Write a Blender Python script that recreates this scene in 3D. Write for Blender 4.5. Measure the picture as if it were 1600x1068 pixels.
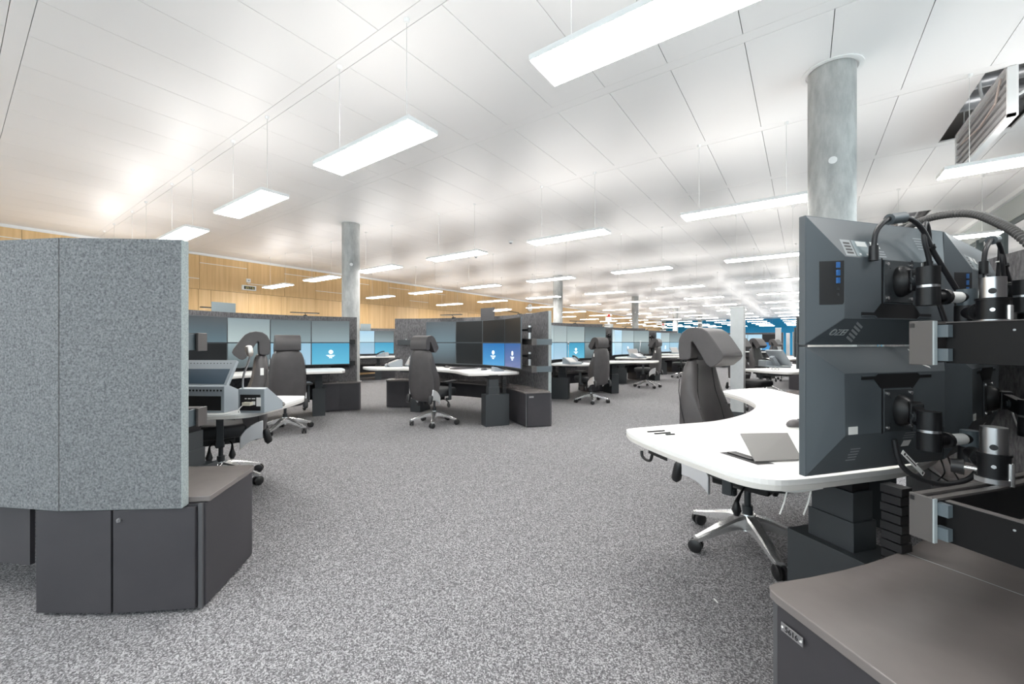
import bpy, bmesh, math, random
from mathutils import Vector, Matrix
random.seed(7)
for _o in list(bpy.data.objects):
    bpy.data.objects.remove(_o)
SC = bpy.context.scene
COL = SC.collection
PI = math.pi
R = math.radians

# ------------------------------------------------------------------ camera, world, exposure
cam_d = bpy.data.cameras.new('camera'); cam_d.sensor_width = 36.0; cam_d.lens = 635.0/1600*36
cam_d.clip_start = 0.02; cam_d.clip_end = 200
cam = bpy.data.objects.new('camera', cam_d); COL.objects.link(cam)
cam.location = (0, 0, 1.2); cam.rotation_euler = (R(90), 0, R(35.65))
SC.camera = cam
W = bpy.data.worlds.new('overcast_sky'); SC.world = W; W.use_nodes = True
W.node_tree.nodes['Background'].inputs[0].default_value = (0.80, 0.91, 1.0, 1)
W.node_tree.nodes['Background'].inputs[1].default_value = 2.3
SC.view_settings.view_transform = 'Standard'; SC.view_settings.look = 'None'
SC.view_settings.exposure = 0.32; SC.view_settings.gamma = 1.0
SC.view_settings.use_curve_mapping = False
LAMP_DOWN, LAMP_UP, CEIL_FILL = 26.0, 3.0, 0.135
try:
    SC.cycles.use_denoising = True
    SC.cycles.max_bounces = 8; SC.cycles.diffuse_bounces = 5; SC.cycles.glossy_bounces = 4
    SC.cycles.sample_clamp_indirect = 6.0
except Exception:
    pass

# ------------------------------------------------------------------ materials
MATS = {}
def mat(name, col, rough=0.5, metal=0.0, spec=0.5, emit=None, estr=0.0, noise=None, bump=None, coat=0.0):
    """noise = (scale, detail, colour2, low, high, stretch)"""
    if name in MATS: return MATS[name]
    m = bpy.data.materials.new(name); m.use_nodes = True
    nt = m.node_tree; b = nt.nodes['Principled BSDF']
    b.inputs['Base Color'].default_value = (*col, 1); b.inputs['Roughness'].default_value = rough
    b.inputs['Metallic'].default_value = metal; b.inputs['Specular IOR Level'].default_value = spec
    if coat: b.inputs['Coat Weight'].default_value = coat
    if emit:
        b.inputs['Emission Color'].default_value = (*emit, 1); b.inputs['Emission Strength'].default_value = estr
    if noise or bump:
        tc = nt.nodes.new('ShaderNodeTexCoord'); mp = nt.nodes.new('ShaderNodeMapping')
        nt.links.new(tc.outputs['Object'], mp.inputs[0])
        st = (noise[5] if noise and len(noise) > 5 else (1, 1, 1)); mp.inputs['Scale'].default_value = st
    if noise:
        n = nt.nodes.new('ShaderNodeTexNoise'); n.inputs['Scale'].default_value = noise[0]
        n.inputs['Detail'].default_value = noise[1]; n.inputs['Roughness'].default_value = 0.65
        nt.links.new(mp.outputs[0], n.inputs[0])
        r = nt.nodes.new('ShaderNodeValToRGB')
        r.color_ramp.elements[0].position = noise[3]; r.color_ramp.elements[0].color = (*col, 1)
        r.color_ramp.elements[1].position = noise[4]; r.color_ramp.elements[1].color = (*noise[2], 1)
        nt.links.new(n.outputs[0], r.inputs[0]); nt.links.new(r.outputs[0], b.inputs['Base Color'])
    if bump:
        n2 = nt.nodes.new('ShaderNodeTexNoise'); n2.inputs['Scale'].default_value = bump[0]; n2.inputs['Detail'].default_value = 3
        nt.links.new(mp.outputs[0], n2.inputs[0])
        bp = nt.nodes.new('ShaderNodeBump'); bp.inputs['Strength'].default_value = bump[1]; bp.inputs['Distance'].default_value = bump[2]
        nt.links.new(n2.outputs[0], bp.inputs['Height']); nt.links.new(bp.outputs[0], b.inputs['Normal'])
    MATS[name] = m
    return m

def screen_mat(name, top, bot, est, rough=0.22):
    """glowing LCD in a vertical gradient: a picture, on grey ones painted ceiling reflection"""
    m = bpy.data.materials.new(name); m.use_nodes = True; nt = m.node_tree; b = nt.nodes['Principled BSDF']
    b.inputs['Base Color'].default_value = (0.012, 0.013, 0.015, 1); b.inputs['Roughness'].default_value = rough
    tc = nt.nodes.new('ShaderNodeTexCoord'); sp = nt.nodes.new('ShaderNodeSeparateXYZ'); r = nt.nodes.new('ShaderNodeValToRGB')
    nt.links.new(tc.outputs['Generated'], sp.inputs[0]); nt.links.new(sp.outputs['Z'], r.inputs[0])
    r.color_ramp.elements[0].color = (*bot, 1); r.color_ramp.elements[1].color = (*top, 1)
    nt.links.new(r.outputs[0], b.inputs['Emission Color']); b.inputs['Emission Strength'].default_value = est
    return m

M_felt = mat('felt_grey', (0.065, 0.070, 0.078), 0.95, spec=0.1, noise=(110, 10, (0.26, 0.27, 0.275), 0.30, 0.72), bump=(220, 0.25, 0.003))
M_felt_shade = mat('felt_shaded', (0.075, 0.074, 0.078), 0.95, spec=0.1, noise=(60, 5, (0.21, 0.205, 0.21), 0.32, 0.72, (1, 1, 0.35)), bump=(160, 0.35, 0.004))  # same felt, darkened for the less lit inner side
M_felt_edge_lit = mat('felt_edge_lit', (0.26, 0.30, 0.30), 0.9, spec=0.1, noise=(140, 4, (0.40, 0.44, 0.44), 0.35, 0.7))  # lightened to show the cut edge catching light
M_lam = mat('laminate_charcoal', (0.036, 0.034, 0.039), 0.45, noise=(3, 3, (0.045, 0.042, 0.047), 0.3, 0.7))
M_lam_edge = mat('laminate_edge', (0.09, 0.09, 0.095), 0.4)
M_top = mat('worktop_taupe', (0.165, 0.148, 0.142), 0.27, noise=(4, 3, (0.19, 0.17, 0.163), 0.3, 0.7))
M_white = mat('desk_white', (0.83, 0.82, 0.80), 0.35)
M_white_edge = mat('desk_edge', (0.62, 0.60, 0.57), 0.4)
M_steel_dark = mat('steel_anthracite', (0.036, 0.041, 0.045), 0.42)
M_blue_steel = mat('steel_slate', (0.10, 0.125, 0.14), 0.4)
M_black = mat('plastic_black', (0.012, 0.012, 0.013), 0.38)
M_blackm = mat('black_anodised', (0.008, 0.008, 0.009), 0.38, spec=0.35)
M_bracket = mat('black_sheet_steel', (0.007, 0.007, 0.0075), 0.45, spec=0.18)
M_mon = mat('monitor_housing', (0.078, 0.092, 0.102), 0.38, bump=(900, 0.05, 0.001))
M_mon_dk = mat('black_recess_shade', (0.008, 0.008, 0.009), 0.5)  # black plastic, also shade of recesses drawn as flat plates
M_leather = mat('chair_fabric', (0.050, 0.046, 0.047), 0.48, noise=(9, 3, (0.062, 0.057, 0.058), 0.3, 0.7), bump=(350, 0.12, 0.001))
M_seat = mat('chair_seat_black', (0.020, 0.021, 0.023), 0.6)
M_alu = mat('polished_aluminium', (0.88, 0.88, 0.88), 0.24, metal=0.9)
M_alu_b = mat('cast_aluminium', (0.78, 0.78, 0.79), 0.33, metal=0.55)
M_alu_s = mat('satin_aluminium', (0.55, 0.55, 0.56), 0.3, metal=1.0)
M_rail_cap = mat('rail_cap', (0.085, 0.078, 0.075), 0.45)
M_rail_edge = mat('rail_light', (0.33, 0.37, 0.38), 0.4)
M_ceil = mat('ceiling_satin_white', (0.87, 0.86, 0.85), 0.42, spec=0.22)
M_plenum = mat('plenum_grey', (0.60, 0.59, 0.58), 0.9)
M_duct = mat('duct_zinc', (0.55, 0.56, 0.58), 0.35, metal=0.8)
M_fin = mat('duct_fin', (0.42, 0.41, 0.41), 0.6)
M_wood = mat('oak_veneer', (0.58, 0.355, 0.150), 0.45, noise=(2.2, 6, (0.80, 0.545, 0.27), 0.25, 0.75, (6, 6, 0.22)))
M_wood_b = mat('oak_veneer_warm', (0.64, 0.405, 0.18), 0.45, noise=(2.2, 6, (0.84, 0.59, 0.31), 0.25, 0.75, (6, 6, 0.22)))
M_wood_j = mat('wall_batten_dark', (0.22, 0.125, 0.055), 0.8)
M_paint = mat('white_paint', (0.84, 0.84, 0.83), 0.5)
M_blue = mat('wall_blue', (0.008, 0.31, 0.60), 0.6)
M_conc = mat('concrete_grey', (0.27, 0.275, 0.27), 0.65, noise=(6, 9, (0.58, 0.59, 0.575), 0.28, 0.74, (1.4, 1.4, 0.45)), bump=(40, 0.15, 0.01))
M_lampbody = mat('lamp_body_white', (0.88, 0.88, 0.87), 0.4)
M_lamp_dn = mat('lamp_diffuser', (0.9, 0.9, 0.9), 0.5, emit=(1.0, 0.975, 0.945), estr=LAMP_DOWN)
M_lamp_up = mat('lamp_uplight', (0.9, 0.9, 0.9), 0.5, emit=(1.0, 0.965, 0.93), estr=LAMP_UP)
M_task = mat('task_lamp_led', (0.9, 0.9, 0.9), 0.5, emit=(1, 0.98, 0.95), estr=7)
M_wire = mat('wire_steel', (0.62, 0.62, 0.60), 0.5)
M_cable = mat('cable_black', (0.018, 0.018, 0.02), 0.45)
M_hose = mat('hose_grey', (0.085, 0.08, 0.077), 0.5)
M_grey = mat('console_grey', (0.30, 0.335, 0.36), 0.45)
M_grey_l = mat('console_light', (0.46, 0.45, 0.44), 0.45)
M_disp = mat('console_display', (0.045, 0.075, 0.105), 0.25)
M_disp_g = mat('console_display_pale', (0.30, 0.29, 0.28), 0.35)
M_label = mat('label_white', (0.78, 0.78, 0.76), 0.5)
M_label_g = mat('label_grey', (0.30, 0.32, 0.33), 0.5)
M_usb = mat('usb_blue', (0.02, 0.12, 0.35), 0.4)
M_post = mat('post_steel', (0.40, 0.41, 0.41), 0.42, metal=0.55, noise=(2.5, 5, (0.55, 0.56, 0.55), 0.3, 0.7, (1, 1, 0.6)))
M_plate = mat('plate_grey', (0.25, 0.30, 0.315), 0.35)
M_plate_dk = mat('plate_charcoal', (0.055, 0.055, 0.06), 0.4)
M_glass_pale = mat('blind_white', (0.70, 0.74, 0.70), 0.5)
M_frame = mat('window_frame_grey', (0.16, 0.19, 0.19), 0.5)
M_head = mat('window_header', (0.50, 0.53, 0.51), 0.5)
M_red = mat('beacon_red', (0.6, 0.05, 0.03), 0.4)
M_clockface = mat('clock_face', (0.85, 0.85, 0.84), 0.4)
M_digit = mat('clock_digit', (0.30, 0.26, 0.10), 0.4, emit=(0.8, 0.7, 0.25), estr=0.35)
S_dark = mat('screen_off', (0.010, 0.011, 0.012), 0.30, spec=0.36)
S_off2 = mat('screen_off_slate', (0.020, 0.026, 0.030), 0.33, spec=0.8)
S_pale_refl = screen_mat('screen_pale_refl', (0.50, 0.60, 0.60), (0.26, 0.33, 0.35), 0.72)  # reflected ceiling painted as glow, paler towards the top
S_slate_refl = screen_mat('screen_slate_refl', (0.24, 0.32, 0.34), (0.085, 0.105, 0.11), 0.85)  # dark screen with the ceiling's reflection put in as glow
S_teal_refl = screen_mat('screen_teal_refl', (0.15, 0.23, 0.27), (0.06, 0.075, 0.085), 0.62)  # dimmer glow, standing in for a reflection on a dark screen
S_sky = screen_mat('screen_sky', (0.30, 0.53, 0.68), (0.40, 0.60, 0.76), 0.80)
S_skyw = screen_mat('screen_sky_white', (0.52, 0.72, 0.80), (0.38, 0.60, 0.76), 0.85)
S_blue = screen_mat('screen_blue', (0.03, 0.30, 0.50), (0.10, 0.46, 0.66), 0.85)
S_deep = screen_mat('screen_deep_blue', (0.008, 0.15, 0.44), (0.07, 0.34, 0.66), 0.85)
S_indigo = screen_mat('screen_indigo', (0.02, 0.11, 0.34), (0.16, 0.20, 0.40), 0.85)
M_logo = mat('screen_logo', (0.8, 0.8, 0.8), 0.5, emit=(0.85, 0.95, 1.0), estr=1.0)

def floor_mat():
    m = bpy.data.materials.new('carpet_salt_pepper'); m.use_nodes = True; nt = m.node_tree; b = nt.nodes['Principled BSDF']
    b.inputs['Roughness'].default_value = 0.95; b.inputs['Specular IOR Level'].default_value = 0.1
    tc = nt.nodes.new('ShaderNodeTexCoord')
    v = nt.nodes.new('ShaderNodeTexVoronoi'); v.inputs['Scale'].default_value = 215; v.inputs['Randomness'].default_value = 1
    n = nt.nodes.new('ShaderNodeTexNoise'); n.inputs['Scale'].default_value = 48; n.inputs['Detail'].default_value = 6; n.inputs['Roughness'].default_value = 0.75
    nt.links.new(tc.outputs['Object'], v.inputs['Vector']); nt.links.new(tc.outputs['Object'], n.inputs['Vector'])
    sx = nt.nodes.new('ShaderNodeSeparateColor'); nt.links.new(v.outputs['Color'], sx.inputs[0])
    mx = nt.nodes.new('ShaderNodeMath'); mx.operation = 'MULTIPLY_ADD'
    nt.links.new(sx.outputs[0], mx.inputs[0]); mx.inputs[1].default_value = 0.62
    m2 = nt.nodes.new('ShaderNodeMath'); m2.operation = 'MULTIPLY'; m2.inputs[1].default_value = 0.42
    nt.links.new(n.outputs[0], m2.inputs[0]); nt.links.new(m2.outputs[0], mx.inputs[2])
    r = nt.nodes.new('ShaderNodeValToRGB'); e = r.color_ramp.elements
    e[0].position = 0.16; e[0].color = (0.066, 0.065, 0.070, 1)
    e[1].position = 0.80; e[1].color = (0.42, 0.415, 0.425, 1)
    q = e.new(0.52); q.color = (0.18, 0.177, 0.184, 1)
    nt.links.new(mx.outputs[0], r.inputs[0]); nt.links.new(r.outputs[0], b.inputs['Base Color'])
    bp = nt.nodes.new('ShaderNodeBump'); bp.inputs['Strength'].default_value = 0.5; bp.inputs['Distance'].default_value = 0.006
    nt.links.new(mx.outputs[0], bp.inputs['Height']); nt.links.new(bp.outputs[0], b.inputs['Normal'])
    return m
M_carpet = floor_mat()

# ------------------------------------------------------------------ mesh helpers
class MB:
    def __init__(s): s.v = []; s.f = []
    def add(s, vs, fs):
        n = len(s.v); s.v += [tuple(p) for p in vs]; s.f += [tuple(i+n for i in f) for f in fs]; return s
    def box(s, x0, y0, z0, x1, y1, z1):
        return s.add([(x0,y0,z0),(x1,y0,z0),(x1,y1,z0),(x0,y1,z0),(x0,y0,z1),(x1,y0,z1),(x1,y1,z1),(x0,y1,z1)],
                     [(0,3,2,1),(4,5,6,7),(0,1,5,4),(1,2,6,5),(2,3,7,6),(3,0,4,7)])
    def obox(s, c, size, rz=0.0, ax=None):
        """box about c; ax = 3 axis vectors, else rotated by rz about z"""
        if ax is None: ax = (Vector((math.cos(rz), math.sin(rz), 0)), Vector((-math.sin(rz), math.cos(rz), 0)), Vector((0,0,1)))
        c = Vector(c); X, Y, Z = [Vector(a)*d/2 for a, d in zip(ax, size)]
        vs = [c-X-Y-Z, c+X-Y-Z, c+X+Y-Z, c-X+Y-Z, c-X-Y+Z, c+X-Y+Z, c+X+Y+Z, c-X+Y+Z]
        return s.add(vs, [(0,3,2,1),(4,5,6,7),(0,1,5,4),(1,2,6,5),(2,3,7,6),(3,0,4,7)])
    def prism(s, poly, z0, z1):
        n = len(poly); a = sum(poly[i][0]*poly[(i+1)%n][1]-poly[(i+1)%n][0]*poly[i][1] for i in range(n))
        if a < 0: poly = poly[::-1]
        vs = [(p[0],p[1],z0) for p in poly]+[(p[0],p[1],z1) for p in poly]
        fs = [tuple(range(n-1,-1,-1)), tuple(range(n,2*n))]+[(i,(i+1)%n,n+(i+1)%n,n+i) for i in range(n)]
        return s.add(vs, fs)
    def extrude_y(s, prof, y0, y1):
        """prof of (x,z) swept along y"""
        n = len(prof); a = sum(prof[i][0]*prof[(i+1)%n][1]-prof[(i+1)%n][0]*prof[i][1] for i in range(n))
        if a < 0: prof = prof[::-1]
        vs = [(p[0],y0,p[1]) for p in prof]+[(p[0],y1,p[1]) for p in prof]
        fs = [tuple(range(n)), tuple(range(2*n-1,n-1,-1))]+[((i+1)%n,i,n+i,n+(i+1)%n) for i in range(n)]
        return s.add(vs, fs)
    def cyl(s, p0, p1, r0, r1=None, n=14):
        return s.tube([p0, p1], [r0, r0 if r1 is None else r1], n)
    def tube(s, pts, r, n=8):
        pts = [Vector(p) for p in pts]; k = len(pts); rs = r if isinstance(r, (list, tuple)) else [r]*k
        vs = []; fs = []; prev = None
        for i, p in enumerate(pts):
            t = (pts[min(i+1,k-1)]-pts[max(i-1,0)]).normalized()
            if prev is None:
                a = Vector((0,0,1)) if abs(t.z) < 0.9 else Vector((1,0,0)); u = t.cross(a).normalized()
            else:
                u = (prev - t*prev.dot(t))
                u = u.normalized() if u.length > 1e-6 else t.orthogonal().normalized()
            prev = u; w = t.cross(u)
            for j in range(n):
                a = 2*PI*j/n; vs.append(p+(u*math.cos(a)+w*math.sin(a))*rs[i])
        for i in range(k-1):
            for j in range(n):
                fs.append((i*n+j, i*n+(j+1)%n, (i+1)*n+(j+1)%n, (i+1)*n+j))
        fs.append(tuple(range(n-1,-1,-1))); fs.append(tuple((k-1)*n+j for j in range(n)))
        return s.add(vs, fs)
    def loft(s, rings):
        n = len(rings[0]); k = len(rings); vs = [p for r in rings for p in r]; fs = []
        for i in range(k-1):
            for j in range(n):
                fs.append((i*n+j, i*n+(j+1)%n, (i+1)*n+(j+1)%n, (i+1)*n+j))
        fs.append(tuple(range(n-1,-1,-1))); fs.append(tuple((k-1)*n+j for j in range(n)))
        return s.add(vs, fs)
    def xf(s, M):
        s.v = [tuple(M @ Vector(p)) for p in s.v]; return s
    def mesh(s, name, m, smooth=None, off=None):
        vs = s.v if off is None else [(p[0]-off[0], p[1]-off[1], p[2]-off[2]) for p in s.v]
        me = bpy.data.meshes.new(name); me.from_pydata(vs, [], s.f); me.materials.append(m)
        if smooth is not None:
            me.polygons.foreach_set('use_smooth', [True]*len(me.polygons)); me.set_sharp_from_angle(angle=R(smooth))
        me.update(); return me

def link(name, me, parent=None, bevel=0, seg=2):
    o = bpy.data.objects.new(name, me); COL.objects.link(o)
    if parent: o.parent = parent
    if bevel:
        b = o.modifiers.new('bevel', 'BEVEL'); b.width = bevel; b.segments = seg; b.limit_method = 'ANGLE'; b.angle_limit = R(40)
        b.harden_normals = False
    return o
def thing(name, loc, label=None, cat=None, group=None, rz=0.0):
    o = bpy.data.objects.new(name, None); COL.objects.link(o); o.location = loc; o.rotation_euler = (0,0,rz); o.empty_display_size = 0.1
    return tag(o, label, cat, group)
def tag(o, label=None, cat=None, group=None, kind=None):
    for k, v in (('label',label),('category',cat),('group',group),('kind',kind)):
        if v is not None: o[k] = v
    return o
def part(root, name, mb, m, parent=None, bevel=0, seg=2, smooth=None, world=False, label=None, kind=None):
    o = link(name, mb.mesh(name, m, smooth, root.location if world else None), parent or root, bevel, seg)
    if label: o['label'] = label
    if kind: o['kind'] = kind
    return o
def copy_tree(o, parent=None):
    c = o.copy(); COL.objects.link(c)
    if parent: c.parent = parent
    for ch in list(o.children): copy_tree(ch, c)
    return c
def struct(name, mb, m, parent=None, **k):
    o = link(name, mb.mesh(name, m), parent, **k)
    if parent is None: o['kind'] = 'structure'
    return o
def spline(pts, n=6, closed=False):
    """Catmull-Rom through points"""
    P = [Vector(p) for p in pts]; out = []; k = len(P)
    rng = range(k) if closed else range(k-1)
    for i in rng:
        if closed: a, b, c, d = P[(i-1)%k], P[i], P[(i+1)%k], P[(i+2)%k]
        else: a, b, c, d = P[max(i-1,0)], P[i], P[i+1], P[min(i+2,k-1)]
        for j in range(n):
            t = j/n
            out.append(0.5*((2*b)+(c-a)*t+(2*a-5*b+4*c-d)*t*t+(3*b-a-3*c+d)*t**3))
    if not closed: out.append(P[-1])
    return out
_cw, _sw = math.cos(R(35.65)), math.sin(R(35.65))
def depth_of(x, y): return -x*_sw+y*_cw
def lateral(x, y): return x*_cw+y*_sw

# ------------------------------------------------------------------ room shell
XL, XR, YB, YF, ZC = -12.13, 2.54, -5.0, 45.4, 3.4
o = struct('floor', MB().box(XL-0.3, YB-0.3, -0.1, XR+0.3, YF+0.3, 0.0), M_carpet)
ceil = struct('ceiling', MB().box(XL-0.3, YB-0.3, 3.78, XR+0.3, YF+0.3, 3.88), M_plenum)
SX0, SPX, CH0, CHP = -1.9175, 0.5217, 1.8345, 1.5400
holes = {(6, 2), (6, 5)}
cells = []
for j in range(-5, 29):
    ya, yb = CH0+CHP*j+0.053, CH0+CHP*(j+1)-0.053
    if ya > YF-0.1 or yb < YB+0.2: continue
    ya, yb = max(ya, YB), min(yb, YF)
    for k in range(-20, 8):
        if (k, j) in holes: continue
        x0, x1 = max(SX0+SPX*k+0.0025, XL+0.02), SX0+SPX*(k+1)-0.0025
        cx, cy = (x0+x1)/2, (ya+yb)/2; d = depth_of(cx, cy)
        vis = d > 0.3 and abs(lateral(cx, cy))/max(d, 0.3) < 1.55 and d > 2.2*635/640
        cells.append((0 if vis else 1, d, x0, x1, ya, yb))
cells.sort()
_pm = {}
rest = MB()
for i, (nv, d, x0, x1, ya, yb) in enumerate(cells):
    if i < 298 and not nv:
        key = (round(x1-x0, 4), round(yb-ya, 4))
        if key not in _pm: _pm[key] = MB().box(0,0,0,key[0],key[1],0.02).mesh('ceiling_panel', M_ceil)
        p = link('ceiling_panel', _pm[key], ceil); p.location = (x0, ya, ZC)
    else: rest.box(x0, ya, ZC, x1, yb, ZC+0.02)
p = link('ceiling_panel_field', rest.mesh('ceiling_panel_field', M_ceil), ceil); p['kind'] = 'stuff'
for j in range(-4, 29):
    y = CH0+CHP*j
    link('ceiling_channel', MB().box(XL+0.02, y-0.0495, ZC+0.001, 2.2555, y+0.0495, ZC+0.018).mesh('ceiling_channel', M_ceil), ceil)
link('ceiling_margin', MB().box(2.262, YB, ZC, XR, YF, ZC+0.02).mesh('ceiling_margin', M_ceil), ceil)
# wood wall on the left
wl = struct('wall_left', MB().box(XL-0.3, YB, 0, XL-0.02, YF, 3.95), M_wood_j)
low = [-5.0, -4.0, -3.0, -2.05, -1.1, -0.15, 0.8, 1.75, 2.7, 3.64, 3.90, 4.75, 5.59, 5.75, 6.58, 7.54, 8.49, 9.1, 9.66, 10.7]
while low[-1] < YF-0.5: low.append(low[-1]+(0.95 if random.random() < 0.8 else 0.6))
low[-1] = YF
up = [-5.0, -4.05, -3.1, -2.1, -1.1, -0.1, 0.85, 1.8, 2.72, 3.66, 4.72, 5.68, 6.60, 7.54, 8.49, 9.32, 10.25]
while up[-1] < YF-0.5: up.append(up[-1]+0.95)
up[-1] = YF
for row, (z0, z1) in ((low, (0.1, 2.505)), (up, (2.512, 3.385))):
    for i in range(len(row)-1):
        b = MB().box(-0.02, 0, 0, 0.0, row[i+1]-row[i]-0.006, z1-z0)
        p = link('oak_panel', b.mesh('oak_panel', random.choice((M_wood, M_wood_b))), wl)
        p.location = (XL, row[i]+0.003, z0)
for i in range(len(up)-1):
    z = 3.155 if i % 2 == 1 else 2.76
    if up[i] < 12:
        p = link('air_slot', MB().box(0, 0, 0, 0.003, up[i+1]-up[i]-0.012, 0.014).mesh('air_slot', M_paint), wl); p.location = (XL, up[i]+0.006, z)
struct('trim_1', MB().box(XL-0.02, YB, 3.345, XL+0.03, YF, ZC), M_paint)
struct('baseboard_left', MB().box(XL-0.02, YB, 0, XL+0.012, YF, 0.1), M_steel_dark)
struct('wall_far', MB().box(XL-0.3, YF, 0, XR+0.3, YF+0.3, 3.95), M_blue)
# right wall: window bays with grey frames and white blinds
wr = struct('wall_right', MB().box(XR, YB, 3.03, XR+0.25, YF, 3.95).box(XR, YB, 0, XR+0.25, YF, 0.75), M_head)
struct('trim_2', MB().box(XR-0.05, YB, 3.33, XR, YF, ZC), M_paint)
yy = YB+0.35; wi = 1
Mslat = MB().box(0, 0, 0, 0.012, 1, 0.055).mesh('blind_slat', M_glass_pale)
wroot = bpy.data.objects.new('window_1', None); COL.objects.link(wroot); wroot['kind'] = 'structure'
bays = []
y = 0.13
ys = [9.75+1.07*i for i in range(-13, 33)]
for y in ys:
    if y < YB or y > YF-1.2: continue
    fr = MB().box(XR-0.01, y, 0.75, XR+0.08, y+0.06, 3.03).box(XR+0.02, y+0.06, 2.97, XR+0.06, y+1.07, 3.03).box(XR+0.02, y+0.06, 0.75, XR+0.06, y+1.07, 0.80)
    if 6 < y < 16:
        link('window_frame', fr.mesh('window_frame', M_frame), wroot)
        bl = MB()
        for q in range(36):
            z = 2.95-q*0.06
            bl.obox((XR+0.10, y+0.57, z), (0.062, 0.98, 0.004), ax=((0.34,0,0.94),(0,1,0),(-0.94,0,0.34)))
        p = link('window_blind', bl.mesh('window_blind', M_glass_pale), wroot)
    else: bays.append(fr)
fr = MB()
for b in bays: fr.add(b.v, b.f)
link('window_frame', fr.mesh('window_frame', M_frame), wroot)
def glass():
    m = bpy.data.materials.new('window_glass'); m.use_nodes = True; nt = m.node_tree
    nt.nodes.remove(nt.nodes['Principled BSDF'])
    g = nt.nodes.new('ShaderNodeBsdfGlossy'); g.inputs['Roughness'].default_value = 0.02
    t = nt.nodes.new('ShaderNodeBsdfTransparent'); t.inputs[0].default_value = (0.88, 0.93, 0.91, 1)
    f = nt.nodes.new('ShaderNodeLayerWeight'); f.inputs[0].default_value = 0.18; x = nt.nodes.new('ShaderNodeMixShader')
    nt.links.new(f.outputs['Fresnel'], x.inputs[0]); nt.links.new(t.outputs[0], x.inputs[1]); nt.links.new(g.outputs[0], x.inputs[2])
    nt.links.new(x.outputs[0], nt.nodes['Material Output'].inputs[0]); return m
M_glass = glass()
link('window_pane', MB().add([(XR+0.035,YB,0.8),(XR+0.035,YF-1,0.8),(XR+0.035,YF-1,3.0),(XR+0.035,YB,3.0)],[(0,1,2,3)]).mesh('window_pane', M_glass), wroot)
# glazed wall behind the viewer
wb = struct('wall_back', MB().box(XL-0.3, YB-0.25, 0, XR+0.3, YB, 0.35).box(XL-0.3, YB-0.25, 3.2, XR+0.3, YB, 3.95), M_head)
w2 = bpy.data.objects.new('window_2', None); COL.objects.link(w2); w2['kind'] = 'structure'
fr = MB()
for i in range(11): fr.box(XL+i*1.467-0.03, YB-0.12, 0.35, XL+i*1.467+0.03, YB-0.02, 3.2)
link('window_frame', fr.mesh('window_frame', M_frame), w2)
link('window_pane', MB().add([(XL,YB-0.075,0.35),(XR,YB-0.075,0.35),(XR,YB-0.075,3.2),(XL,YB-0.075,3.2)],[(0,3,2,1)]).mesh('window_pane', M_glass), w2)

# ceiling openings: drop flaps, ducts above
def open_flap(y0, y1, lab):
    t = thing('ceiling_flap', (1.36, y0, 3.0), lab, 'ceiling flap', 'ceiling panels hanging open')
    L = y1-y0
    part(t, 'panel_skin', MB().box(0.012, 0, 0, 0.024, L, 0.42), M_ceil)
    part(t, 'panel_frame', MB().box(-0.035, 0, 0, 0.012, L, 0.022).box(-0.035, 0, 0.398, 0.012, L, 0.42).box(-0.035, 0, 0, 0.012, 0.022, 0.42).box(-0.035, L-0.022, 0, 0.012, L, 0.42), M_paint)
    for q in range(5):
        part(t, 'cooling_fin', MB().box(-0.03, 0.03, 0.05+q*0.068, 0.012, L-0.03, 0.085+q*0.068), M_fin)
    part(t, 'copper_pipe', MB().tube([(-0.045, 0.1, 0.36), (-0.05, 0.2, 0.2), (-0.05, L*0.4, 0.16), (-0.05, L*0.8, 0.22)], 0.008), mat('copper_dull', (0.50,0.42,0.38), 0.5, metal=0.3))
    for yw in (0.15, L-0.15): part(t, 'hanger_wire', MB().cyl((0, yw, 0.42), (0, yw, 0.92), 0.004, n=6), M_wire)
open_flap(4.95, 6.34, 'open ceiling panel hanging on edge beside the larger opening above right')
open_flap(9.60, 10.98, 'open ceiling panel hanging in the smaller farther opening above right')
for y0, lab in ((4.9, 'silver air ducts seen through the larger ceiling opening'), (9.55, 'silver air ducts seen through the smaller far ceiling opening')):
    t = thing('air_duct', (1.5, y0, 3.53), lab, 'duct', 'ducts above the ceiling')
    for q, (dy, r) in enumerate(((0.35, 0.09), (0.75, 0.07), (1.15, 0.1))):
        part(t, 'duct_pipe', MB().cyl((-1.0, dy, 0.12), (0.9, dy, 0.12), r, n=16), M_duct, smooth=40)
    part(t, 'duct_beam', MB().box(-0.45, -0.2, 0.0, -0.40, 1.9, 0.08).box(0.25, -0.2, 0.02, 0.31, 1.9, 0.1), M_fin)
    part(t, 'flexible_pipe', MB().tube(spline([(-0.2,0.6,0.1),(-0.15,0.65,-0.12),(0.0,0.5,-0.2),(0.1,0.3,-0.1),(0.1,0.2,0.1)],6), 0.012), M_paint, smooth=60)
    for xw, yw in ((-0.3,0.5),(0.1,1.2)): part(t, 'hanger_rod', MB().cyl((xw,yw,0.0),(xw,yw,0.35),0.006,n=6), M_wire)

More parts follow.
